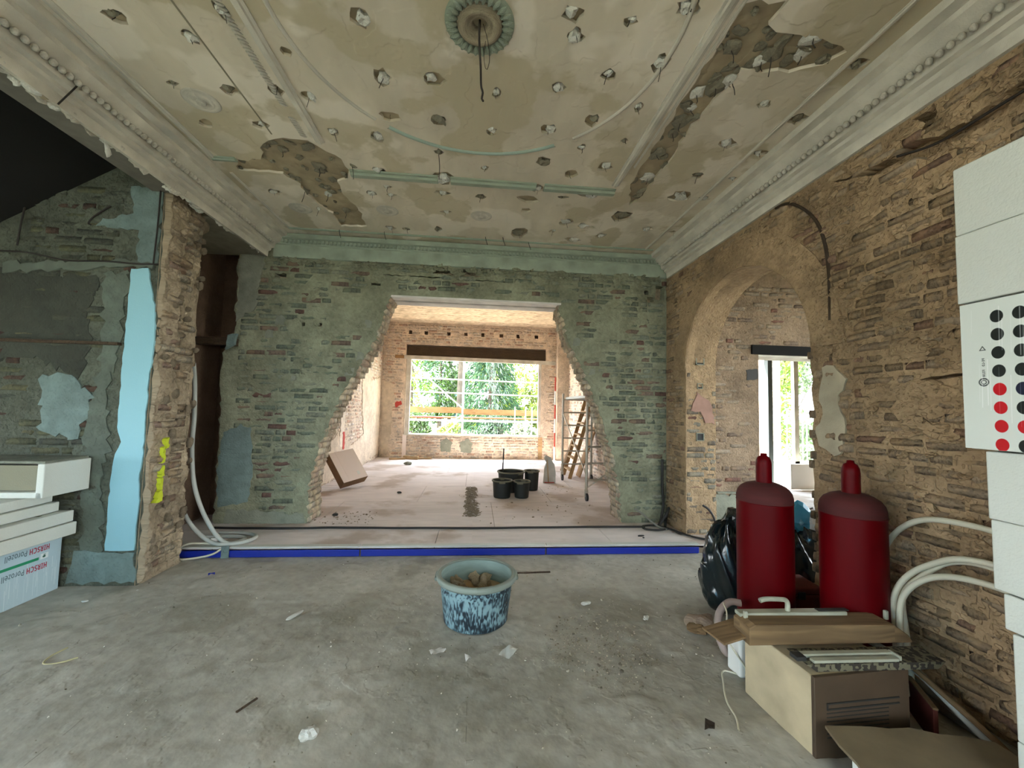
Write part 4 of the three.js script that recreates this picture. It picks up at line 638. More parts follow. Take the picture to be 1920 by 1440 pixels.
broadleaf(3.3, -21, -0.5, 1.6, 0.9, 2400, 0.18, YEL, 829, 'bush', 'tall yellow-green bush behind the pale feathery one', 'bush');
[-9.5, -1, 1.2, 3.4, 6.4].forEach((x, i) => broadleaf(x, -36 - (i % 2) * 2, -0.3, 3.6 + (i % 3), 1.9, 2600, 0.32, i % 2 ? GREEN : YEL, 831 + 2 * i, 'bush', ['big light green shrub far back beside the house', 'green shrub far behind the thick grey trunk', 'light green shrub far behind the drooping conifer', 'green shrub far behind the yellow-green trees', 'light green shrub far back beyond the right window jamb'][i], 'bush'));
broadleaf(12.3, -15.5, 0.4, 7, 1.3, 2600, 0.22, YEL, 851, 'tree', 'yellow-green tree seen through the glazed garden door', 'tree');
broadleaf(14.6, -17, -0.4, 5, 1.2, 2200, 0.22, PALE, 853, 'tree', 'pale leafy tree behind the wrought iron gate', 'tree');
{ // house far back
  const t = thing('house', 'white and pale blue house far behind the trees at the left of the window', 'house', [-5.2, GY, -46]);
  part(t, 'wall', bx(-4.2, 4, 0, 4.2, -3, 3), mk('#dfe8f0')); part(t, 'roof', T3(new THREE.ExtrudeGeometry(poly([[-3.5, 0], [3.5, 0], [0, 2.2]]), { depth: 8.8, bevelEnabled: false }).rotateY(Math.PI / 2), -4.5, 4.2, 0), mk('#8fa3bd'));
  for (const x of [-3, -1, 1.2, 3]) for (const y of [0.9, 2.7]) { const w = part(t, 'window', bx(x - 0.5, x + 0.5, y, y + 1.1, 2.98, 3.05), M.white); part(w, 'pane', bx(x - 0.42, x + 0.42, y + 0.08, y + 1.02, 3.04, 3.07), mk('#4f78a8', { roughness: 0.2 })); }
}
{ // brick gate pillar and iron gate outside the garden door
  const t = thing('gate_pillar', 'sunlit yellow brick pillar outside the glazed garden door', 'pillar', [7.45, GY, -9.6]);
  part(t, 'shaft', bx(-0.2, 0.2, 0, 3.6, -0.2, 0.2), M.mFar);
  const r = rng(871); for (let y = 0.5, k = 0; y < 3.5; y += 0.077, k++) for (let i = 0; i < (k % 2 ? 2 : 3); i++) { const L = k % 2 ? 0.19 : 0.125, b = part(t, 'brick', BRICKS[Math.floor(r() * 8)], brickMat(pick(r, FT))); b.position.set(-0.2 + (L + 0.01) * (i + 0.5), y, 0.21); b.scale.set(L, 0.066, 0.05); }
  part(t, 'cap', bx(-0.26, 0.26, 3.6, 3.7, -0.26, 0.26), M.greyPlaster);
  const q = thing('iron_gate', 'pale wrought iron gate with arched bars outside the glazed garden door', 'gate', [8.1, GY, -9.6]);
  for (const [rr, yy] of [[0.42, 2.05], [0.3, 1.95]]) { const pts = [[-rr, 0.1, 0]]; for (let i = 0; i <= 10; i++) { const a = Math.PI - (i / 10) * Math.PI; pts.push([rr * Math.cos(a), yy + rr * Math.sin(a), 0]); } pts.push([rr, 0.1, 0]); part(q, 'arched_bar', tube(pts, 0.014, 60, 6), M.scaf); }
  for (const x of [-0.12, 0.12]) part(q, 'bar', bar([x, 0.1, 0], [x, 2.2, 0], 0.012, 6), M.scaf); for (const y of [0.2, 1.3]) part(q, 'rail', bar([-0.6, y, 0], [0.6, y, 0], 0.014, 6), M.scaf);
}

// ---------------------------------------------------------------- plaster tub in the middle of the floor
X.drip = tex(512, 1, (u, v) => { const d = vn(u * 190, v * 30 + 3 * vn(u * 80, 3, 80, 211), 1 << 12, 213), a = fb(u, v, 14, 5, 215), k = sst(0.44, 0.64, 0.3 * d + 0.3 * a + 0.4 * fb(u, v, 6, 4, 219) + 0.07 * (1 - v) * 1 - 0.02); return mix3([0.07, 0.13, 0.17], [0.5, 0.62, 0.65], k); });
M.drip = mk('#ffffff', { map: X.drip, roughness: 0.6 });
M.tubIn = mk('#8aa3a2', { map: X.grime, roughness: 0.7 });
M.tubLip = mk('#8d9b96', { map: X.grime, roughness: 0.7 });
{
  const t = thing('mortar_tub', 'large round plaster-smeared mortar tub standing alone in the middle of the floor', 'tub', [0.045, 0.004, -3.12]);
  part(t, 'body', lathe([[0.0, 0.0], [0.225, 0.0], [0.24, 0.012], [0.252, 0.12], [0.266, 0.235], [0.27, 0.29], [0.276, 0.3]], 64), M.drip);
  part(t, 'inner_wall', lathe([[0.0, 0.14], [0.24, 0.14], [0.255, 0.23], [0.268, 0.33]].reverse(), 64), M.tubIn);
  part(t, 'rim', lathe([[0.266, 0.335], [0.27, 0.342], [0.292, 0.342], [0.303, 0.334], [0.305, 0.315], [0.295, 0.3], [0.274, 0.298]], 64), M.tubLip);
  for (const s of [-1, 1]) part(t, 'grip', rbox(0.03, 0.03, 0.13, 0.01, s * 0.298, 0.315, 0), M.tubLip);
  const r = rng(7), lumps = [0, 1, 2].map((i) => blob(1, 230 + i, 0.45, 1));
  const c = single('rubble_heap', blob(1, 235, 0.2, 3, 0.235, 0.05, 0.235).translate(0, 0.175, 0), mk('#c4aa84', { map: X.grime }), 'sandy rubble heaped inside the large plaster-smeared tub', 'rubble', undefined, [0.045, 0.004, -3.12]); c.userData.kind = 'stuff';
  for (let i = 0; i < 26; i++) { const a = r() * 6.28, k = 0.19 * Math.sqrt(r()), m = part(c, 'chunk', lumps[i % 3], brickMat(['#e2cfae', '#e8d6b4', '#cbb28c'][i % 3])); m.position.set(Math.cos(a) * k, 0.215 + 0.02 * r(), Math.sin(a) * k); m.scale.set(0.02 + 0.04 * r(), 0.008 + 0.02 * r(), 0.02 + 0.03 * r()); m.rotation.set(r(), r() * 6, r()); }
}
// ---------------------------------------------------------------- blue edge strips along the step
[[-2.98, -1.17, 'longest blue edge strip on the step, beginning under the grey hoses'], [-1.155, 0.8, 'middle one of the three blue edge strips along the step, behind the tub'], [0.815, 2.56, 'blue edge strip on the step ending beside the black rubbish bag']].forEach(([a, b, label]) => {
  const t = thing('edge_strip', label, 'edge strip', [(a + b) / 2, 0, -4.4], 0, 'blue edge strips along the step'), L = b - a;
  part(t, 'blue_face', rbox(L, 0.07, 0.02, 0.006, 0, 0.041, 0.005), M.blue); part(t, 'top_lip', rbox(L, 0.016, 0.07, 0.004, 0, 0.106, -0.02), M.strip, 'pale grey top lip');
});
// ---------------------------------------------------------------- hoses and cables
single('grey_hose', tube([[-2.95, 2.0, -4.37], [-2.93, 1.85, -4.36], [-2.94, 1.5, -4.36], [-2.96, 1.13, -4.36], [-2.97, 0.75, -4.36], [-2.92, 0.5, -4.37], [-2.8, 0.3, -4.38], [-2.62, 0.16, -4.38], [-2.5, 0.135, -4.4], [-2.36, 0.13, -4.5], [-2.34, 0.13, -4.66], [-2.5, 0.125, -4.78], [-2.8, 0.125, -4.8]], 0.02, 120, 8), M.hose, 'grey hose hanging down the broken pillar edge, its lower bend bulging nearest the pillar', 'hose', undefined);
single('grey_hose', tube([[-2.93, 1.98, -4.4], [-2.9, 1.8, -4.39], [-2.88, 1.45, -4.39], [-2.88, 1.1, -4.39], [-2.83, 0.72, -4.39], [-2.72, 0.42, -4.4], [-2.58, 0.2, -4.41], [-2.5, 0.135, -4.43], [-2.42, 0.125, -4.55], [-2.46, 0.12, -4.66], [-2.62, 0.12, -4.7], [-2.9, 0.12, -4.68]], 0.02, 120, 8), M.hose, 'grey hose hanging straight down beside the dark niche, in front of the dark brown wall', 'hose', undefined);
single('white_cable', tube([[-2.6, 0.125, -4.44], [-2.75, 0.14, -4.42], [-2.86, 0.14, -4.4], [-2.93, 0.1, -4.36], [-2.9, 0.02, -4.33], [-2.8, 0.015, -4.34], [-2.6, 0.05, -4.36], [-2.52, 0.1, -4.38]], 0.011, 60, 6), M.hoseWhite, 'pale cable looped over the left end of the blue edge strip', 'cable');
single('tape_tag', bx(-0.035, 0.035, -0.07, 0.05, -0.004, 0.004), M.tealPlaster, 'grey tape tag holding the two hoses over the blue edge strip', 'tape', undefined, [-2.48, 0.08, -4.36], 0.1);
{ const t = thing('cable_connector', 'small white cable connector lying by the hose loops', 'connector', [-2.73, 0.1, -4.6], 0.3); part(t, 'housing', rbox(0.06, 0.04, 0.04, 0.006, 0, 0.02, 0), M.white); part(t, 'plug', rbox(0.03, 0.025, 0.025, 0.004, 0.045, 0.02, 0), M.white); }
{
  const pts = []; const r = rng(17); for (let x = -3.0; x <= 2.2; x += 0.26) pts.push([x, 0.112 + 0.004 * r(), -5.06 + 0.05 * gn(x * 1.3 + 9, 2, 19) + 0.02 * (x + 3) * 0.3]);
  single('black_membrane_edge', tube(pts, 0.014, 160, 6), M.rubber, 'long black membrane edge lying across the threshold in front of the broken opening', 'membrane');
  single('black_cable', tube([[2.46, 0.115, -4.93], [2.3, 0.115, -4.88], [2.16, 0.115, -4.94], [2.18, 0.12, -5.03], [2.34, 0.125, -5.04], [2.46, 0.12, -4.94], [2.55, 0.115, -4.75], [2.62, 0.115, -4.62], [2.74, 0.115, -4.52], [2.86, 0.115, -4.5], [2.93, 0.12, -4.58], [2.95, 0.2, -4.68], [2.93, 0.32, -4.7], [2.86, 0.42, -4.7], [2.8, 0.46, -4.715]], 0.013, 140, 8), M.rubber, 'black cable looping over the floor and up into the arch pier', 'cable');
  single('grey_flex', tube([[2.13, 0.3, -5.18], [2.2, 0.26, -5.14], [2.28, 0.19, -5.06], [2.36, 0.13, -4.98], [2.44, 0.115, -4.9]], 0.014, 40, 6), M.pipe, 'short grey flexible conduit leaning up out of the cable loop', 'conduit');
  single('corner_cable', tube([[2.52, 0.95, -5.2], [2.515, 0.6, -5.19], [2.52, 0.35, -5.17], [2.46, 0.16, -5.12], [2.4, 0.13, -5.04], [2.48, 0.28, -5.0], [2.54, 0.34, -5.06], [2.52, 0.2, -5.1], [2.46, 0.12, -5.0]], 0.018, 90, 8), M.rubber, 'thick black cable standing up in the corner beside the arch', 'cable');
  single('black_cable', tube([[2.5, 0.115, -4.8], [2.62, 0.114, -4.62], [2.74, 0.112, -4.5], [2.8, 0.115, -4.42]], 0.009, 30, 6), M.rubber, 'thin black cable running to the end of the blue edge strip', 'cable');
  single('black_cable', tube([[5.4, 0.112, -6.0], [4.9, 0.112, -5.7], [4.4, 0.112, -5.3], [3.9, 0.112, -4.9]], 0.012, 40, 6), M.rubber, 'black cable on the pale floor of the side doorway', 'cable');
}
// ---------------------------------------------------------------- gas cylinders
{
  const t = thing('gas_cylinder', 'red gas cylinder beside the black rubbish bag, the one nearer the arch', 'gas cylinder', [1.985, 0.003, -2.6]);
  t.scale.set(1.05, 1.0, 1.05); part(t, 'body', lathe([[0, 0.03], [0.12, 0.02], [0.15, 0.035], [0.16, 0.07], [0.16, 0.99], [0.1605, 1.0]], 48), M.red);
  part(t, 'weld_seam', new THREE.TorusGeometry(0.1605, 0.0025, 6, 60).rotateX(Math.PI / 2).translate(0, 1.0, 0), M.red);
  part(t, 'shoulder', lathe([[0.1605, 1.0], [0.16, 1.035], [0.153, 1.065], [0.135, 1.092], [0.105, 1.113], [0.07, 1.125], [0.048, 1.128]], 48), M.redDust, 'dust-coated red shoulder');
  part(t, 'valve_cap', lathe([[0.046, 1.12], [0.046, 1.25], [0.043, 1.275], [0.034, 1.297], [0.02, 1.306], [0.018, 1.322], [0.0, 1.324]], 32), M.red);
  part(t, 'foot_ring', lathe([[0.13, 0.06], [0.135, 0.0], [0.145, 0.0], [0.15, 0.05]], 40), M.red);
  const c = copy(t, 'red gas cylinder in front of the brick wall, the one nearer the camera', [2.3, 0.003, -2.27], 1.2);
  c.scale.set(1.02, 1.0, 1.02); part(c, 'stencilled_band', bx(-0.06, 0.06, -0.001, 0.001, -0.015, 0.015).rotateX(0.5).rotateY(-1.2).translate(0.035, 1.102, 0.09), M.creamDark);
}
function bagGeo(seed, rx, h, rz, lean = 0) {
  const g = new THREE.SphereGeometry(1, 56, 40), p = g.attributes.position, n = p.count;
  for (let i = 0; i < n; i++) {
    const x = p.getX(i), y = p.getY(i), z = p.getZ(i), a = Math.atan2(z, x), v = (y + 1) / 2;
    const f = Math.abs(vn(Math.cos(a) * 2 + 20 + v * 2, Math.sin(a) * 2 + 20 - v * 2.5, 1 << 16, seed) - 0.5) * 2, f2 = Math.abs(vn(Math.cos(a) * 5 + 40 + v * 6, Math.sin(a) * 5 + 40 + v * 3, 1 << 16, seed + 1) - 0.5) * 2;
    const k = (0.78 + 0.3 * f + 0.12 * f2) * (v > 0.8 ? 1 - (v - 0.8) * 1.2 : 1), sq = Math.pow(Math.max(0.02, 1 - Math.pow(Math.abs(y), 3.2)), 0.5) / Math.max(0.12, Math.sqrt(1 - y * y));
    p.setXYZ(i, x * k * rx * Math.min(sq, 1.6) + lean * v, Math.max(0, v * h * (0.93 + 0.14 * f2)), z * k * rz * Math.min(sq, 1.6));
  }
  g.computeVertexNormals(); return g;
}
{
  const t = thing('rubbish_bag', 'full black rubbish bag slumped beside the nearer-to-arch red cylinder', 'bag', [2.05, 0, -3.12]);
  part(t, 'sack', bagGeo(901, 0.22, 0.72, 0.2, 0.05), M.bag); part(t, 'twisted_neck', blob(0.09, 905, 0.5, 2, 1, 1.3, 0.8).translate(0.07, 0.72, 0), M.bag);
  const u = thing('rubbish_bag', 'open black rubbish bag with a blue inside between the two red cylinders', 'bag', [2.72, 0, -3.2]);
  part(u, 'sack', bagGeo(911, 0.25, 0.68, 0.2), M.bag); part(u, 'open_flap', blob(0.13, 913, 0.5, 2, 0.8, 1.0, 0.35).rotateZ(0.5).translate(-0.02, 0.73, 0.06), M.bagBlue, 'blue inside of the bag'); part(u, 'white_content', blob(0.09, 915, 0.3, 2).translate(0.12, 0.72, 0.08), M.paper);
  const rag = thing('crumpled_rag', 'crumpled pale rag on the floor in front of the rubbish bag', 'rag', [1.72, 0, -2.92]); part(rag, 'cloth', blob(0.07, 921, 0.6, 3, 1.3, 0.55, 0.9).translate(0, 0.04, 0), mk('#b09a86', { map: X.dust })); part(rag, 'brown_fold', blob(0.06, 923, 0.5, 2, 1.4, 0.4, 1).translate(-0.04, 0.025, 0.05), M.woodOld);
}
{ const t = thing('tool_case', 'dull red-brown case lying between the two red cylinders', 'case', [2.33, 0, -2.8], -0.12); part(t, 'case_body', rbox(0.3, 0.33, 0.24, 0.015, 0, 0.165, 0), M.redBrick); part(t, 'case_lid', rbox(0.31, 0.05, 0.25, 0.015, 0, 0.36, 0), M.redBrick); part(t, 'latch', rbox(0.05, 0.05, 0.012, 0.003, 0, 0.33, 0.125), M.steel); }
// ---------------------------------------------------------------- cabinet and what lies on it
{
  const t = thing('heater_cabinet', 'low beige cabinet with a dark slotted front, carrying the loose boards', 'cabinet', [1.86, 0, -2.05], 0.06);
  part(t, 'case', rbox(0.52, 0.37, 0.44, 0.008, 0, 0.185, 0.0), M.mdf); part(t, 'dark_front', rbox(0.525, 0.375, 0.02, 0.004, 0, 0.186, 0.225), M.cabFront, 'dark brown slotted front panel');
  part(t, 'slot_frame', join([bx(-0.2, 0.2, 0.248, 0.254, 0.234, 0.24), bx(-0.2, 0.2, 0.222, 0.228, 0.234, 0.24), bx(-0.2, -0.194, 0.222, 0.254, 0.234, 0.24)]), M.steel);
  for (let i = 0; i < 7; i++) part(t, 'vent_slot', bx(-0.2, 0.14, 0.205 - i * 0.018, 0.209 - i * 0.018, 0.233, 0.2375), M.steel);
}
{ const t = thing('canister', 'white plastic canister with a dark label standing behind the cabinet', 'canister', [1.71, 0, -2.42], 0.1); part(t, 'body', rbox(0.17, 0.26, 0.12, 0.02, 0, 0.13, 0, 3), M.white); part(t, 'label', bx(0.0, 0.075, 0.06, 0.2, 0.0595, 0.0615), mk('#6b5b54')); part(t, 'screw_cap', cyl(0.022, 0.022, 0.03, 16).translate(-0.05, 0.275, 0), M.steel); }
single('pink_hose', tube([[1.76, 0.36, -2.53], [1.7, 0.36, -2.55], [1.62, 0.3, -2.54], [1.585, 0.2, -2.5], [1.61, 0.1, -2.48], [1.7, 0.04, -2.54], [1.76, 0.03, -2.6]], 0.022, 50, 8), M.pink, 'dusty pink hose curving behind the white canister', 'hose');
{ // old window casement with handle, lying across
  const t = thing('window_sash', 'dusty wooden window sash with a handle, lying across the cabinet in front of the cylinders', 'window sash', [1.45, 0.405, -2.09], -0.02);
  part(t, 'rail', wuv(new THREE.ExtrudeGeometry(poly([[0, 0.0], [0.9, 0.0], [0.88, 0.03], [0.8, 0.085], [0.03, 0.095], [0.0, 0.08]]), { depth: 0.13, bevelEnabled: true, bevelSize: 0.004, bevelThickness: 0.004, bevelSegments: 1 }).translate(0, 0, -0.05)), M.woodOld);
  part(t, 'cover_strip', rbox(0.62, 0.02, 0.05, 0.004, 0.32, 0.1, -0.04), M.pvc); part(t, 'lock_plate', rbox(0.18, 0.006, 0.03, 0.002, 0.56, 0.112, -0.04), M.steel);
  part(t, 'window_handle', tube([[0.3, 0.1, -0.04], [0.3, 0.15, -0.04], [0.29, 0.165, -0.04], [0.26, 0.17, -0.04], [0.17, 0.172, -0.04], [0.14, 0.165, -0.04]], 0.013, 30, 8), M.pvc, 'ivory window handle');
  part(t, 'hinge', rbox(0.02, 0.06, 0.02, 0.006, 0.03, 0.1, 0.0), M.pvc); part(t, 'hinge', rbox(0.02, 0.05, 0.02, 0.006, 0.84, 0.1, 0.0), M.pvc); part(t, 'side_flap', rbox(0.26, 0.012, 0.16, 0.003, -0.02, 0.02, -0.03).rotateZ(0.12).rotateY(0.2), M.woodOld);
}
{
  const t = thing('speckled_slab', 'speckled stone window-sill slab lying on the dark cabinet front edge', 'stone slab', [1.97, 0.374, -1.9], -0.02);
  part(t, 'slab', wuv(new THREE.ExtrudeGeometry(poly([[-0.36, 0.034], [-0.31, 0.0], [0.32, 0.0], [0.36, 0.034]]), { depth: 0.13, bevelEnabled: false }).translate(0, 0, -0.06)), M.speck);
  const u = thing('profile_strips', 'pair of cream plastic profile strips lying on the speckled slab', 'plastic strips', [1.87, 0.409, -1.88], -0.02);
  part(u, 'strip', rbox(0.44, 0.014, 0.03, 0.003, 0, 0.007, 0.03), M.pvc); part(u, 'strip', rbox(0.5, 0.018, 0.03, 0.003, -0.02, 0.009, -0.015), M.pvc); part(u, 'dark_inside', rbox(0.05, 0.02, 0.05, 0.003, -0.265, 0.01, 0), M.steel); part(u, 'end_cap', rbox(0.012, 0.022, 0.06, 0.003, 0.235, 0.011, 0.008), M.pvc);
}
{
  const t = thing('white_carton', 'white carton at the bottom edge carrying a flat cardboard sheet', 'box', [1.83, 0, -1.34], 0.0); part(t, 'carton', rbox(0.4, 0.18, 0.6, 0.008, 0, 0.09, 0), M.white); part(t, 'label', bx(-0.204, -0.2, 0.03, 0.12, 0.02, 0.24), mk('#6d5a58'));
  single('cardboard_sheet', faceTo(slab(jag([[-0.38, -0.36], [0.08, -0.36], [0.08, 0.05], [0.36, 0.07], [0.34, 0.24], [0.05, 0.34], [-0.33, 0.37], [-0.4, 0.1]], 0.01, 0.1, 931), 0.012), 'z', 0).rotateX(-Math.PI / 2), M.card, 'flat brown cardboard sheet lying on the white carton in front of the cabinet', 'cardboard', undefined, [1.95, 0.196, -1.38]);
}
{ const t = thing('red_panel', 'dark red painted board propped behind the cabinet against the wall', 'board', [2.36, 0, -1.98], 1.05); part(t, 'board', rbox(0.34, 0.17, 0.02, 0.004, 0, 0.09, 0), M.brickRed); part(t, 'worn_edge', rbox(0.342, 0.012, 0.022, 0.003, 0, 0.18, 0), M.woodOld); }
[[[[2.2, 0.36, -2.15], [2.34, 0.28, -2.0], [2.44, 0.1, -1.78], [2.47, 0.035, -1.6], [2.5, 0.03, -1.44]], 0.018, M.hose, 'grey pipe sloping down from the speckled slab to the floor'], [[[2.5, 0.14, -2.25], [2.51, 0.1, -2.0], [2.53, 0.06, -1.8], [2.53, 0.03, -1.44]], 0.02, M.pipe, 'dark grey pipe along the foot of the brick wall'], [[[2.32, 0.3, -2.0], [2.39, 0.2, -1.86], [2.44, 0.12, -1.74], [2.42, 0.06, -1.55], [2.4, 0.05, -1.46]], 0.014, M.woodOld, 'thin brown pipe above the dark red board'], [[[2.56, 0.035, -2.1], [2.56, 0.035, -1.3]], 0.03, M.pipe, 'thick grey pipe lying lowest against the wall']].forEach(([p, r, m, l]) => single('loose_pipe', tube(p, r, 40, 8), m, l, 'pipe', 'pipes behind the cabinet'));
// white flexible conduits curving along the wall
[[[[2.57, 0.3, -2.36], [2.55, 0.7, -2.33], [2.52, 0.86, -2.24], [2.49, 0.97, -2.13], [2.46, 1.045, -1.99], [2.47, 1.065, -1.86], [2.5, 1.05, -1.68], [2.55, 0.9, -1.4]], 'highest white flexible conduit arching along the brick wall'],
  [[[2.38, 0.12, -2.1], [2.4, 0.38, -2.12], [2.4, 0.58, -2.12], [2.4, 0.72, -2.05], [2.41, 0.84, -1.92], [2.42, 0.905, -1.8], [2.46, 0.91, -1.62], [2.52, 0.85, -1.4]], 'white flexible conduit arching just below the highest one'],
  [[[2.42, 0.12, -2.06], [2.43, 0.38, -2.09], [2.43, 0.6, -2.1], [2.43, 0.74, -2.0], [2.44, 0.86, -1.88], [2.46, 0.895, -1.76], [2.5, 0.86, -1.58], [2.56, 0.75, -1.4]], 'white flexible conduit doubled up behind the second arch'],
  [[[2.36, 0.1, -2.04], [2.38, 0.4, -2.08], [2.38, 0.6, -2.06], [2.39, 0.73, -1.97], [2.4, 0.8, -1.85], [2.43, 0.82, -1.66], [2.51, 0.74, -1.42]], 'lowest white flexible conduit arch beside the foam stack']].forEach(([p, l]) => single('flexible_conduit', tube(p, 0.0155, 70, 8), M.hoseWhite, l, 'conduit', 'white conduits at the brick wall'));
single('thin_wire', tube([[1.62, 0.38, -2.5], [1.59, 0.36, -2.42], [1.58, 0.22, -2.4], [1.66, 0.06, -2.34], [1.66, 0.02, -2.36], [1.57, 0.012, -2.42], [1.5, 0.012, -2.32], [1.42, 0.012, -2.16], [1.4, 0.012, -2.06], [1.36, 0.012, -1.98]], 0.005, 90, 5), M.hoseWhite, 'thin pale wire trailing over the floor from the white canister', 'wire');

// ---------------------------------------------------------------- foam stacks
X.dots = canvasTex(1024, 614, (c, w, h) => { // one metre along the wall: canvas right = far end
  c.fillStyle = '#d9ded6'; c.fillRect(0, 0, w, h);
  const cols = [[0.118, ['b', 'b', 'b', 'b', 'r', 'r', 'r', 'r']], [0.185, ['b', 'b', 'b', 'b', 'n', 'b', 'r', 'b']], [0.255, ['b', 'b', 'r', 'b', 'b', 'r', 'b', 'b']], [0.325, ['b', 'r', 'b', 'b', 'b', 'b', 'r', 'r']], [0.395, ['b', 'b', 'b', 'r', 'b', 'b', 'b', 'b']]];
  for (const [z, list] of cols) list.forEach((k, i) => { c.fillStyle = { b: '#1d2322', r: '#c41420', n: '#1c2138' }[k]; c.beginPath(); c.ellipse((1 - z) * w, (0.07 + i * 0.0725) * w, 0.0205 * w, 0.0245 * w, 0, 0, 7); c.fill(); });
  c.strokeStyle = c.fillStyle = '#3a403d'; c.lineWidth = 5; const x = (1 - 0.07) * w;
  c.beginPath(); c.arc(x, 0.33 * w, 15, 0, 7); c.stroke(); c.lineWidth = 3; c.beginPath(); c.arc(x, 0.33 * w, 8, 0, 7); c.stroke();
  c.save(); c.translate(x, 0.232 * w); c.rotate(Math.PI / 2); c.font = 'bold 13px sans-serif'; c.fillText('PE-LD', 0, 5); c.fillText('FILM', 48, 5); c.restore();
  c.lineWidth = 3; c.beginPath(); c.moveTo(x - 9, 0.2 * w); c.lineTo(x + 9, 0.2 * w); c.lineTo(x, 0.185 * w); c.closePath(); c.stroke();
  c.strokeStyle = 'rgba(255,255,255,.5)'; for (let i = 0; i < 40; i++) { c.lineWidth = 1 + (i % 3); const a = w - 40 - ((i * 97) % 520), b = (i * 53) % 300; c.beginPath(); c.moveTo(a, b + 30); c.lineTo(a + 3, b + 130 + (i % 5) * 30); c.stroke(); }
});
M.dots = mk('#ffffff', { map: X.dots, roughness: 0.35, phys: true, clearcoat: 0.5, clearcoatRoughness: 0.15 });
function foamPack(name, label, y0, y1, zEnd, x0, wrap, notch) {
  const L = 1.0, h = y1 - y0, D = 0.36, t = thing(name, label, 'foam pack', [x0 + D / 2, y0, zEnd + L / 2], 0, 'foam packs stacked at the right wall');
  const n = h > 0.5 ? 2 : 1, e = rng(Math.round(y0 * 1000) + 7);
  for (let i = 0; i < n; i++) part(t, 'foam_board', rbox(D - 0.006 * e(), h / n - 0.001, L - 0.012 * e(), 0.006, 0, (i + 0.5) * (h / n), 0.006 * e()), M.foam);
  return t;
}
foamPack('foam_pack', 'topmost plain white foam pack of the tall stack at the right', 2.085, 2.68, -1.515, 2.045);
{
  const t = foamPack('foam_pack', 'foam pack in clear film printed with black and red dots', 1.475, 2.08, -1.5, 2.05), g = new THREE.PlaneGeometry(1.0, 0.6).rotateY(-Math.PI / 2);
  const uv = g.attributes.uv; for (let i = 0; i < uv.count; i++) uv.setX(i, 1 - uv.getX(i)); g.translate(-0.184, 0.3025, 0); part(t, 'printed_film', g, M.dots, 'clear film printed with black and red dots');
}
foamPack('foam_pack', 'white foam pack right under the dotted one', 0.93, 1.47, -1.45, 2.06);
foamPack('foam_pack', 'thin white foam pack below the middle of the tall stack, torn at its corner', 0.79, 0.925, -1.42, 2.06);
foamPack('foam_pack', 'lowest white foam pack of the tall stack, standing on the floor', 0.004, 0.785, -1.4, 2.06);
// left: printed pack, boards and an open foam tray
X.hirsch = canvasTex(1024, 460, (c, w, h) => {
  c.fillStyle = '#b9ced6'; c.fillRect(0, 0, w, h);
  c.strokeStyle = 'rgba(255,255,255,.45)'; for (let i = 0; i < 90; i++) { c.lineWidth = 1 + (i % 4); const x = (i * 137) % w, y = 150 + ((i * 71) % 160); c.beginPath(); c.moveTo(x, y); c.lineTo(x + 3, y + 90 + (i % 7) * 14); c.stroke(); }
  for (const [yb, xs] of [[52, 930], [196, 920]]) for (let k = 0; k < 2; k++) { c.save(); c.translate(xs - k * 480, yb); c.rotate(Math.PI); c.scale(0.72, 1); c.font = 'bold 60px sans-serif'; c.fillStyle = '#a8203a'; c.fillText('HIRSCH', 0, 0); const w0 = c.measureText('HIRSCH ').width; c.fillStyle = '#27404a'; c.font = '60px sans-serif'; c.fillText('Porozell', w0, 0); c.restore(); }
  c.fillStyle = '#1f8f63'; c.fillRect(0, 138, 850, 22); c.fillStyle = '#e8eeee'; c.fillRect(862, 118, 60, 44); c.fillStyle = '#2c5a48'; c.beginPath(); c.ellipse(890, 144, 12, 9, 0, 0, 7); c.fill(); c.fillRect(886, 124, 6, 16); c.fillRect(896, 124, 4, 14);
});
M.hirsch = mk('#ffffff', { map: X.hirsch, roughness: 0.35, phys: true, clearcoat: 0.4, clearcoatRoughness: 0.2 });
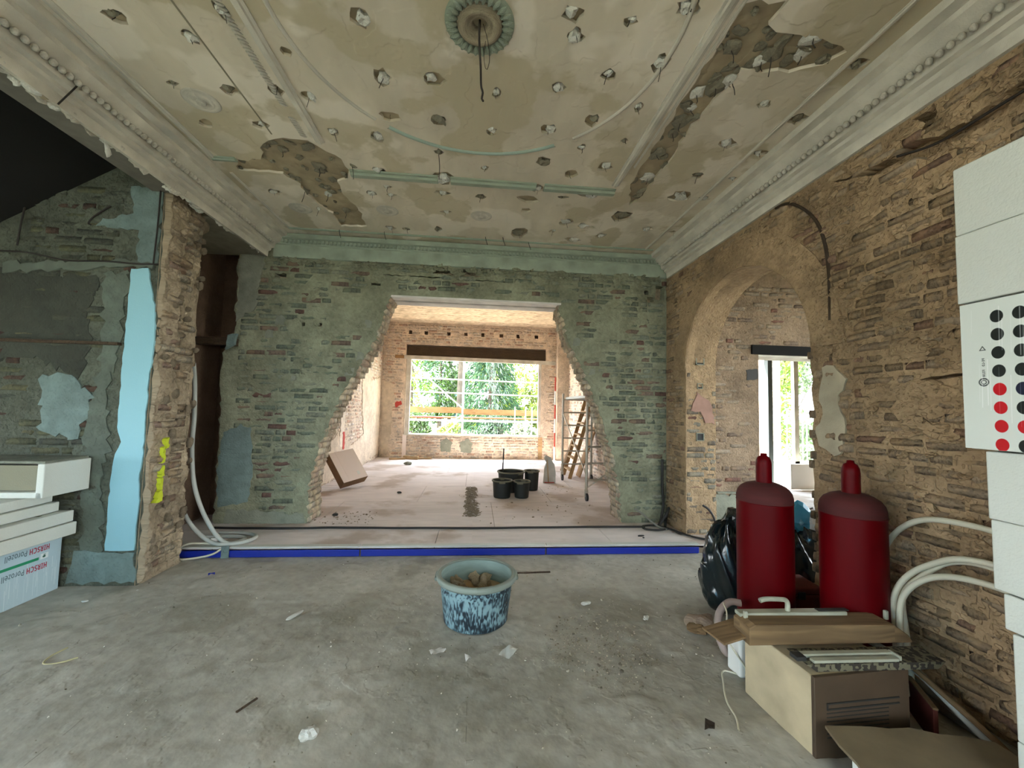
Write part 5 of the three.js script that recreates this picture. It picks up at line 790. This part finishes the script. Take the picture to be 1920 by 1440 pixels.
{
  const t = thing('foam_pack', 'film-wrapped foam pack printed upside down with red and black lettering and a green line', 'foam pack', [-3.68, 0, -3.24], 0, 'foam goods by the left pillar');
  for (let i = 0; i < 4; i++) part(t, 'foam_board', rbox(0.5, 0.112, 0.99, 0.006, 0, 0.058 + i * 0.113, 0), M.foam);
  part(t, 'printed_film', new THREE.PlaneGeometry(1.0, 0.45).rotateY(Math.PI / 2).translate(0.254, 0.23, 0), M.hirsch, 'printed wrapping film');
  [[0.465, 0.1, 0.0, -3.55, 'lowest loose foam board on the printed pack, jutting out furthest'], [0.57, 0.09, -0.015, -3.56, 'second loose foam board above the printed pack'], [0.665, 0.075, -0.07, -3.62, 'third loose foam board above the printed pack'], [0.745, 0.075, -0.1, -3.64, 'uppermost flat foam board, right under the open foam tray']].forEach(([y, h, dz, x, l], i) => { const b = thing('foam_board', l, 'foam board', [x, y, -3.21 + dz * -1], 0.02 * (i - 1), 'foam goods by the left pillar'); part(b, 'board', rbox(0.5, h, 1.0, 0.006, 0, h / 2, 0), M.foam); part(b, 'groove', bx(-0.2, 0.2, h, h + 0.002, -0.3, -0.28), M.foamIn); });
  const y = thing('foam_tray', 'white open foam tray on top of the foam boards by the left pillar', 'tray', [-3.55, 0.825, -3.555], 0.02);
  part(y, 'end_wall', rbox(0.05, 0.26, 0.38, 0.006, 0.27, 0.13, 0), M.foam); part(y, 'end_wall', rbox(0.05, 0.26, 0.38, 0.006, -0.55, 0.13, 0), M.foam); part(y, 'bottom', rbox(0.86, 0.045, 0.38, 0.006, -0.14, 0.0225, 0), M.foam); part(y, 'back_wall', rbox(0.86, 0.26, 0.05, 0.006, -0.14, 0.13, -0.165), M.foam);
  part(y, 'inner_lining', wuv(new THREE.ExtrudeGeometry(poly([[-0.53, 0.05], [0.2, 0.05], [0.245, 0.24], [-0.53, 0.24]]), { depth: 0.04, bevelEnabled: false })).translate(0, 0, 0.1), M.foamIn, 'grey-brown inside of the tray'); part(y, 'lid', rbox(0.84, 0.02, 0.36, 0.006, -0.14, 0.268, -0.005), M.greyPlaster);
}
// ---------------------------------------------------------------- scraps on the floor
{
  const r = rng(61), scrap = (n, label, cat, x, z, geo, mat, turn = 0) => single(n, geo, mat, label, cat, undefined, [x, floorH(x, z) + 0.002, z], turn);
  const sheet = (w, d, s) => { const g = new THREE.PlaneGeometry(w, d, 5, 5), p = g.attributes.position; g.rotateX(-Math.PI / 2); for (let i = 0; i < p.count; i++) p.setY(i, 0.004 + 0.03 * gn(p.getX(i) * 40 + 30, p.getZ(i) * 40 + 30, s)); g.computeVertexNormals(); return g; };
  scrap('paper_scrap', 'white paper scrap on the floor, left one in front of the tub', 'paper', -0.2, -2.7, sheet(0.09, 0.07, 1), M.paper, 0.5);
  scrap('paper_scrap', 'smallest white paper scrap in front of the tub', 'paper', 0.0, -2.61, sheet(0.04, 0.05, 2), M.paper, 0.2);
  scrap('foil_scrap', 'crinkled clear foil scrap in front of the tub', 'foil', 0.26, -2.66, sheet(0.12, 0.08, 3), mk('#c9cbc4', { roughness: 0.25, side: THREE.DoubleSide }), 0.9);
  scrap('plaster_chip', 'curled pale plaster chip alone in the lower foreground', 'plaster chip', -0.75, -2.07, blob(0.04, 941, 0.5, 2, 1.0, 0.7, 0.7).translate(0, 0.02, 0), M.lump, 0.4);
  scrap('plaster_chip', 'narrow pale plaster chip left of the tub', 'plaster chip', -1.3, -3.2, blob(0.04, 943, 0.4, 2, 0.5, 0.3, 1.5).translate(0, 0.012, 0), M.lump, -0.5);
  scrap('plaster_chip', 'small pale plaster chip right of the tub', 'plaster chip', 0.95, -3.3, blob(0.03, 945, 0.5, 2, 1.4, 0.4, 0.7).translate(0, 0.01, 0), M.lump, 0.3);
  scrap('plaster_chip', 'single pale plaster chip between the tub and the rubbish bag', 'plaster chip', 1.35, -3.05, blob(0.025, 947, 0.5, 2, 1.2, 0.5, 0.7).translate(0, 0.01, 0), M.lump, 1);
  scrap('wood_sliver', 'dark wood sliver in the lower left foreground', 'wood sliver', -1.15, -2.3, bx(-0.006, 0.006, 0, 0.006, -0.055, 0.055), M.timberDark, -0.5);
  scrap('wood_sliver', 'long thin wood strip lying just behind the large plaster-smeared tub', 'wood sliver', 0.55, -3.92, bx(-0.22, 0.22, 0, 0.01, -0.009, 0.009), M.timberDark, 0.05);
  scrap('plastic_strap', 'curved pale plastic strap on the floor at the far left', 'strap', -2.5, -2.75, tube([[0.0, 0.006, -0.12], [-0.04, 0.006, -0.04], [-0.03, 0.006, 0.04], [0.04, 0.006, 0.06], [0.12, 0.006, 0.03]], 0.005, 30, 5), mk('#b9b28a'), 0.3);
  scrap('blue_scrap', 'tiny blue foil scrap in front of the blue edge strip', 'foil', -2.35, -3.95, sheet(0.05, 0.03, 6), M.blue, 0.5);
  scrap('leaf_scrap', 'dry brown leaf scrap near the thin pale wire', 'leaf', 1.22, -2.0, sheet(0.07, 0.045, 8), M.timberDark, 1);
  scrap('plaster_chip', 'white plaster chip nearest the printed foam pack', 'plaster chip', -3.0, -3.5, blob(0.02, 949, 0.5, 1, 1.4, 0.4, 0.7).translate(0, 0.006, 0), M.lump);
  // loose dirt: a dark patch right of the tub and a thin scatter of grit
  const base = blob(1, 951, 0.5, 1), lay2 = (name, n, mat, tones, place, label) => { const im = new THREE.InstancedMesh(base, mat, n), m = new THREE.Matrix4(), q = new THREE.Quaternion(), c = new THREE.Color(); for (let i = 0; i < n; i++) { const [x, z, s] = place(); q.setFromEuler(new THREE.Euler(r() * 6, r() * 6, r() * 6)); m.compose(V(x, floorH(x, z) + s * 0.3, z), q, V(s, s * 0.6, s * (0.6 + 0.6 * r()))); im.setMatrixAt(i, m); im.setColorAt(i, c.set(tones[Math.floor(r() * tones.length)])); } im.name = name; im.castShadow = im.receiveShadow = true; im.userData = { kind: 'stuff', label, category: 'dirt' }; scene.add(im); };
  lay2('dirt', 620, mk('#ffffff'), ['#6e6656', '#5a5345', '#80796a', '#9a9382'], () => { const a = r() * 6.28, k = Math.sqrt(r()); return [0.88 + 0.34 * k * Math.cos(a) + 0.1 * (r() - 0.5), -2.72 + 0.42 * k * Math.sin(a) * (0.6 + 0.6 * r()), 0.003 + 0.019 * r() * r() * r() * r()]; }, 'loose dark crumbs of dirt on the floor to the right of the tub');
  lay2('grit', 1500, mk('#ffffff'), ['#8b8472', '#a39c89', '#6a6353', '#c6c1b3'], () => [lerp(-3.2, 2.2, Math.pow(r(), 0.7)), -1.1 - 3.2 * r(), 0.002 + 0.008 * r() * r() * r()], 'thin scatter of grit over the dusty floor');
}
// ---------------------------------------------------------------- things in the bright room
{
  const pot = (label, r1, h, x, z) => { const t = thing('black_tub', label, 'tub', [x, 0.1, z], r1 * 9, 'black tubs in the bright room'); part(t, 'body', lathe([[0, 0.0], [r1 * 0.8, 0], [r1 * 0.84, 0.02], [r1 * 0.95, h - 0.03], [r1 * 0.97, h - 0.02], [r1 * 0.93, h - 0.03], [r1 * 0.78, 0.03], [0, 0.03]], 40), M.tub); part(t, 'rim', new THREE.TorusGeometry(r1 * 0.985, 0.014, 6, 40).rotateX(Math.PI / 2).translate(0, h - 0.015, 0), M.tubRim); for (const s of [-1, 1]) part(t, 'grip', rbox(0.04, 0.025, 0.1, 0.008, s * r1 * 1.02, h - 0.03, 0), M.tubRim); part(t, 'dried_mortar', lathe([[0, h * 0.55], [r1 * 0.6, h * 0.52], [r1 * 0.86, h * 0.5]], 24), M.tubRim); return t; };
  pot('black tub at the front left of the group of four tubs', 0.168, 0.29, 0.48, -6.75); pot('black tub at the front right of the group of four tubs', 0.14, 0.28, 0.81, -6.74); pot('widest black tub, standing behind the two front tubs', 0.245, 0.36, 0.67, -7.24); pot('black tub at the back right of the group of four tubs', 0.14, 0.36, 1.06, -7.34);
  single('stir_rod', bar([0, 0.03, 0], [0.02, 0.62, -0.05], 0.012, 8), M.steel, 'thin rod standing up out of the widest black tub', 'rod', undefined, [0.52, 0.22, -7.35]);
  {
    const c = thing('cardboard_box', 'large cardboard box with a pale front leaning at the left of the broken opening', 'box', [-2.3, 0.1, -7.55]);
    const n = V(0.5, 0.66, 0.56).normalize(), e1 = V(0.55, -0.75, 0.35), e2 = new THREE.Vector3(); e1.addScaledVector(n, -e1.dot(n)).normalize(); e2.crossVectors(n, e1);
    const m = new THREE.Matrix4().makeBasis(e1, e2, n).setPosition(0, 0.32 * Math.abs(e1.y) + 0.24 * Math.abs(e2.y) + 0.09 * n.y + 0.004, 0), put = (g) => g.applyMatrix4(m);
    part(c, 'carton', put(rbox(0.64, 0.48, 0.18, 0.006)), M.cardEdge); part(c, 'pale_front', put(rbox(0.635, 0.475, 0.01, 0.003, 0, 0, 0.09)), M.cardPink, 'pale pinkish front panel'); part(c, 'label', put(rbox(0.07, 0.05, 0.004, 0.001, 0.2, 0.1, 0.097)), M.white); part(c, 'tape_strip', put(rbox(0.64, 0.05, 0.004, 0.001, 0, -0.1, 0.0955)), M.cardPink);
  }
  // rolling tower
  const t = thing('scaffold_tower', 'aluminium rolling scaffold tower standing at the right of the bright room', 'scaffold tower', [2.16, 0.1, -7.42]);
  for (const z of [0.92, -0.92]) { for (const x of [-0.31, 0.31]) { part(t, 'post', bar([x, 0.16, z], [x, 1.82, z], 0.024), M.alu); const k = part(t, 'caster', cyl(0.062, 0.062, 0.035, 20).rotateZ(Math.PI / 2).translate(x, 0.062, z + 0.03), M.rubber); part(k, 'fork', rbox(0.06, 0.12, 0.03, 0.006, x, 0.12, z), M.alu); } for (let i = 0; i < 6; i++) part(t, 'rung', bar([-0.31, 0.34 + i * 0.27, z], [0.31, 0.34 + i * 0.27, z], 0.016), M.alu); }
  for (const x of [-0.31, 0.31]) part(t, 'brace', bar([x, 0.4, 0.92], [x, 1.4, -0.92], 0.012), M.alu);
  part(t, 'brace', bar([-0.31, 0.2, 0.92], [0.0, 0.42, 0.92], 0.012), M.alu); part(t, 'platform_board', rbox(0.56, 0.05, 1.86, 0.006, 0.02, 1.72, 0), M.strip, 'pale platform board near the top');
  // steps and boards leaning on the wall
  const l = thing('wooden_steps', 'wooden step ladder leaning on the right wall behind the scaffold tower', 'ladder', [2.13, 0.1, -9.0]);
  for (const s of [0, 1]) part(l, 'stringer', plankG([-0.1 + s * 0.02, 0.0, s * 0.5], [0.4 + s * 0.02, 1.75, s * 0.5], 0.03, 0.075, [-0.96, 0.28, 0]), M.wood);
  for (let i = 0; i < 6; i++) { const k = 0.1 + i * 0.145; part(l, 'tread', rbox(0.11, 0.03, 0.47, 0.004, -0.09 + 0.5 * k, 1.75 * k, 0.25), M.woodPale); }
  single('leaning_board', plankG([2.08, 0.11, -9.5], [2.62, 1.55, -9.5], 0.14, 0.03, [-0.94, 0.35, 0]), M.woodOld, 'dark narrow board leaning behind the wooden step ladder', 'board');
  single('leaning_board', plankG([2.3, 0.11, -8.75], [2.66, 1.2, -8.75], 0.3, 0.03, [-0.95, 0.31, 0]), M.wood, 'wide brown board leaning low behind the step ladder', 'board');
  const p = thing('marker_pole', 'red and white striped pole standing in the far right corner', 'pole', [2.28, 0.1, -11.35]); for (let i = 0; i < 6; i++) part(p, 'band', cyl(0.022, 0.022, 0.4, 12).translate(0, 0.2 + i * 0.4, 0), i % 2 ? M.paintRed : M.white);
  const q = thing('bent_sheet', 'folded pale sheet standing upright on the floor near the scaffold tower', 'sheet', [1.52, 0.1, -8.05]); part(q, 'sheet', wuv(new THREE.ExtrudeGeometry(poly([[-0.12, 0], [0.12, 0], [0.125, 0.2], [0.1, 0.36], [0.02, 0.5], [-0.08, 0.55], [-0.1, 0.48], [-0.06, 0.4], [-0.1, 0.28]]), { depth: 0.03, bevelEnabled: true, bevelSize: 0.006, bevelThickness: 0.006, bevelSegments: 1 })).rotateX(-0.06), mk('#d9d2c4', { map: X.dust })); part(q, 'red_end', rbox(0.2, 0.015, 0.06, 0.004, 0, 0.01, 0.02), M.paintRed); part(q, 'fold', plankG([-0.02, 0.02, 0.05], [-0.05, 0.46, 0.03], 0.02, 0.02, [0, 0, 1]), M.woodPale);
  [[-2.1, -11.25, 0.3, 0.05, 'short board lying lowest in the far left corner of the bright room'], [-1.75, -11.35, -0.2, 0.09, 'short board lying across in the far left corner near the window'], [-1.4, -11.4, 0.1, 0.05, 'short board nearest the window on the far floor']].forEach(([x, z, a, h, lb]) => { const s = thing('short_board', lb, 'board', [x, 0.1, z], a, 'boards in the far left corner'); part(s, 'plank', rbox(0.42, h, 0.11, 0.005, 0, h / 2, 0), M.woodPale); part(s, 'mortar_crust', blob(0.05, 961, 0.5, 1, 1.6, 0.25, 0.8).translate(0.06, h, 0), M.greyPlaster); });
  single('brick_lump', blob(0.1, 963, 0.4, 2, 1, 0.4, 0.7).translate(0, 0.035, 0), M.greyPlaster, 'flat grey mortar lump on the far floor near the corner boards', 'lump', undefined, [-1.65, 0.1, -10.3]);
  single('brick_lump', blob(0.07, 965, 0.4, 2, 1, 0.6, 0.8).translate(0, 0.035, 0), M.cream, 'pale lump of mortar at the foot of the bright left wall', 'lump', undefined, [-2.45, 0.1, -8.3]);
  single('brick_lump', blob(0.028, 967, 0.4, 2, 1.2, 0.6, 0.8).translate(0, 0.014, 0), M.steel, 'small black lump on the floor inside the left foot of the broken opening', 'lump', undefined, [-1.82, 0.1, -5.6]);
  single('dark_chip', blob(0.03, 969, 0.4, 2, 1.2, 0.6, 0.8).translate(0, 0.014, 0), M.steel, 'dark chip alone in the middle of the bright floor', 'chip', undefined, [-1.25, 0.1, -7.0]);
  // strip of broken screed down the middle and crumbs round it
  const r = rng(97), base = [0, 1, 2].map((i) => blob(1, 971 + i, 0.5, 1)), g = [];
  for (let i = 0; i < 420; i++) { const z = -5.55 - 2.0 * r(), x = -0.03 + 0.12 * (r() + r() - 1) + 0.02 * Math.sin(z * 3), s = 0.008 + 0.022 * r() * r(); g.push(base[i % 3].clone().scale(s * 1.5, s * 0.5, s).rotateY(r() * 6).translate(x, 0.1 + s * 0.2, z)); }
  for (let i = 0; i < 160; i++) { const s = 0.004 + 0.012 * r() * r(), k = r() < 0.5; g.push(base[i % 3].clone().scale(s * 1.4, s * 0.6, s).rotateY(r() * 6).translate(k ? -2.2 + 0.9 * r() : 2.2 * r() - 0.3, 0.1 + s * 0.3, k ? -5.2 - 0.6 * r() : -5.2 - 2.5 * r())); }
  const rub = single('rubble', join(g), brickMat('#b3a48c'), 'strip of mortar rubble down the middle of the bright floor', 'rubble'); rub.userData.kind = 'stuff';
  const d = thing('ring_seal', 'small dark rubber ring lying on the step by the blue edge strip', 'ring', [1.98, 0.1, -4.62]); part(d, 'ring', new THREE.TorusGeometry(0.03, 0.008, 8, 24).rotateX(1.2).translate(0, 0.03, 0), M.rubber); part(d, 'clip', rbox(0.02, 0.012, 0.02, 0.003, 0.03, 0.008, 0), M.steel);
}
scene.traverse((o) => { if (o.isMesh) { o.castShadow = true; o.receiveShadow = true; } });
renderer.render(scene, camera);
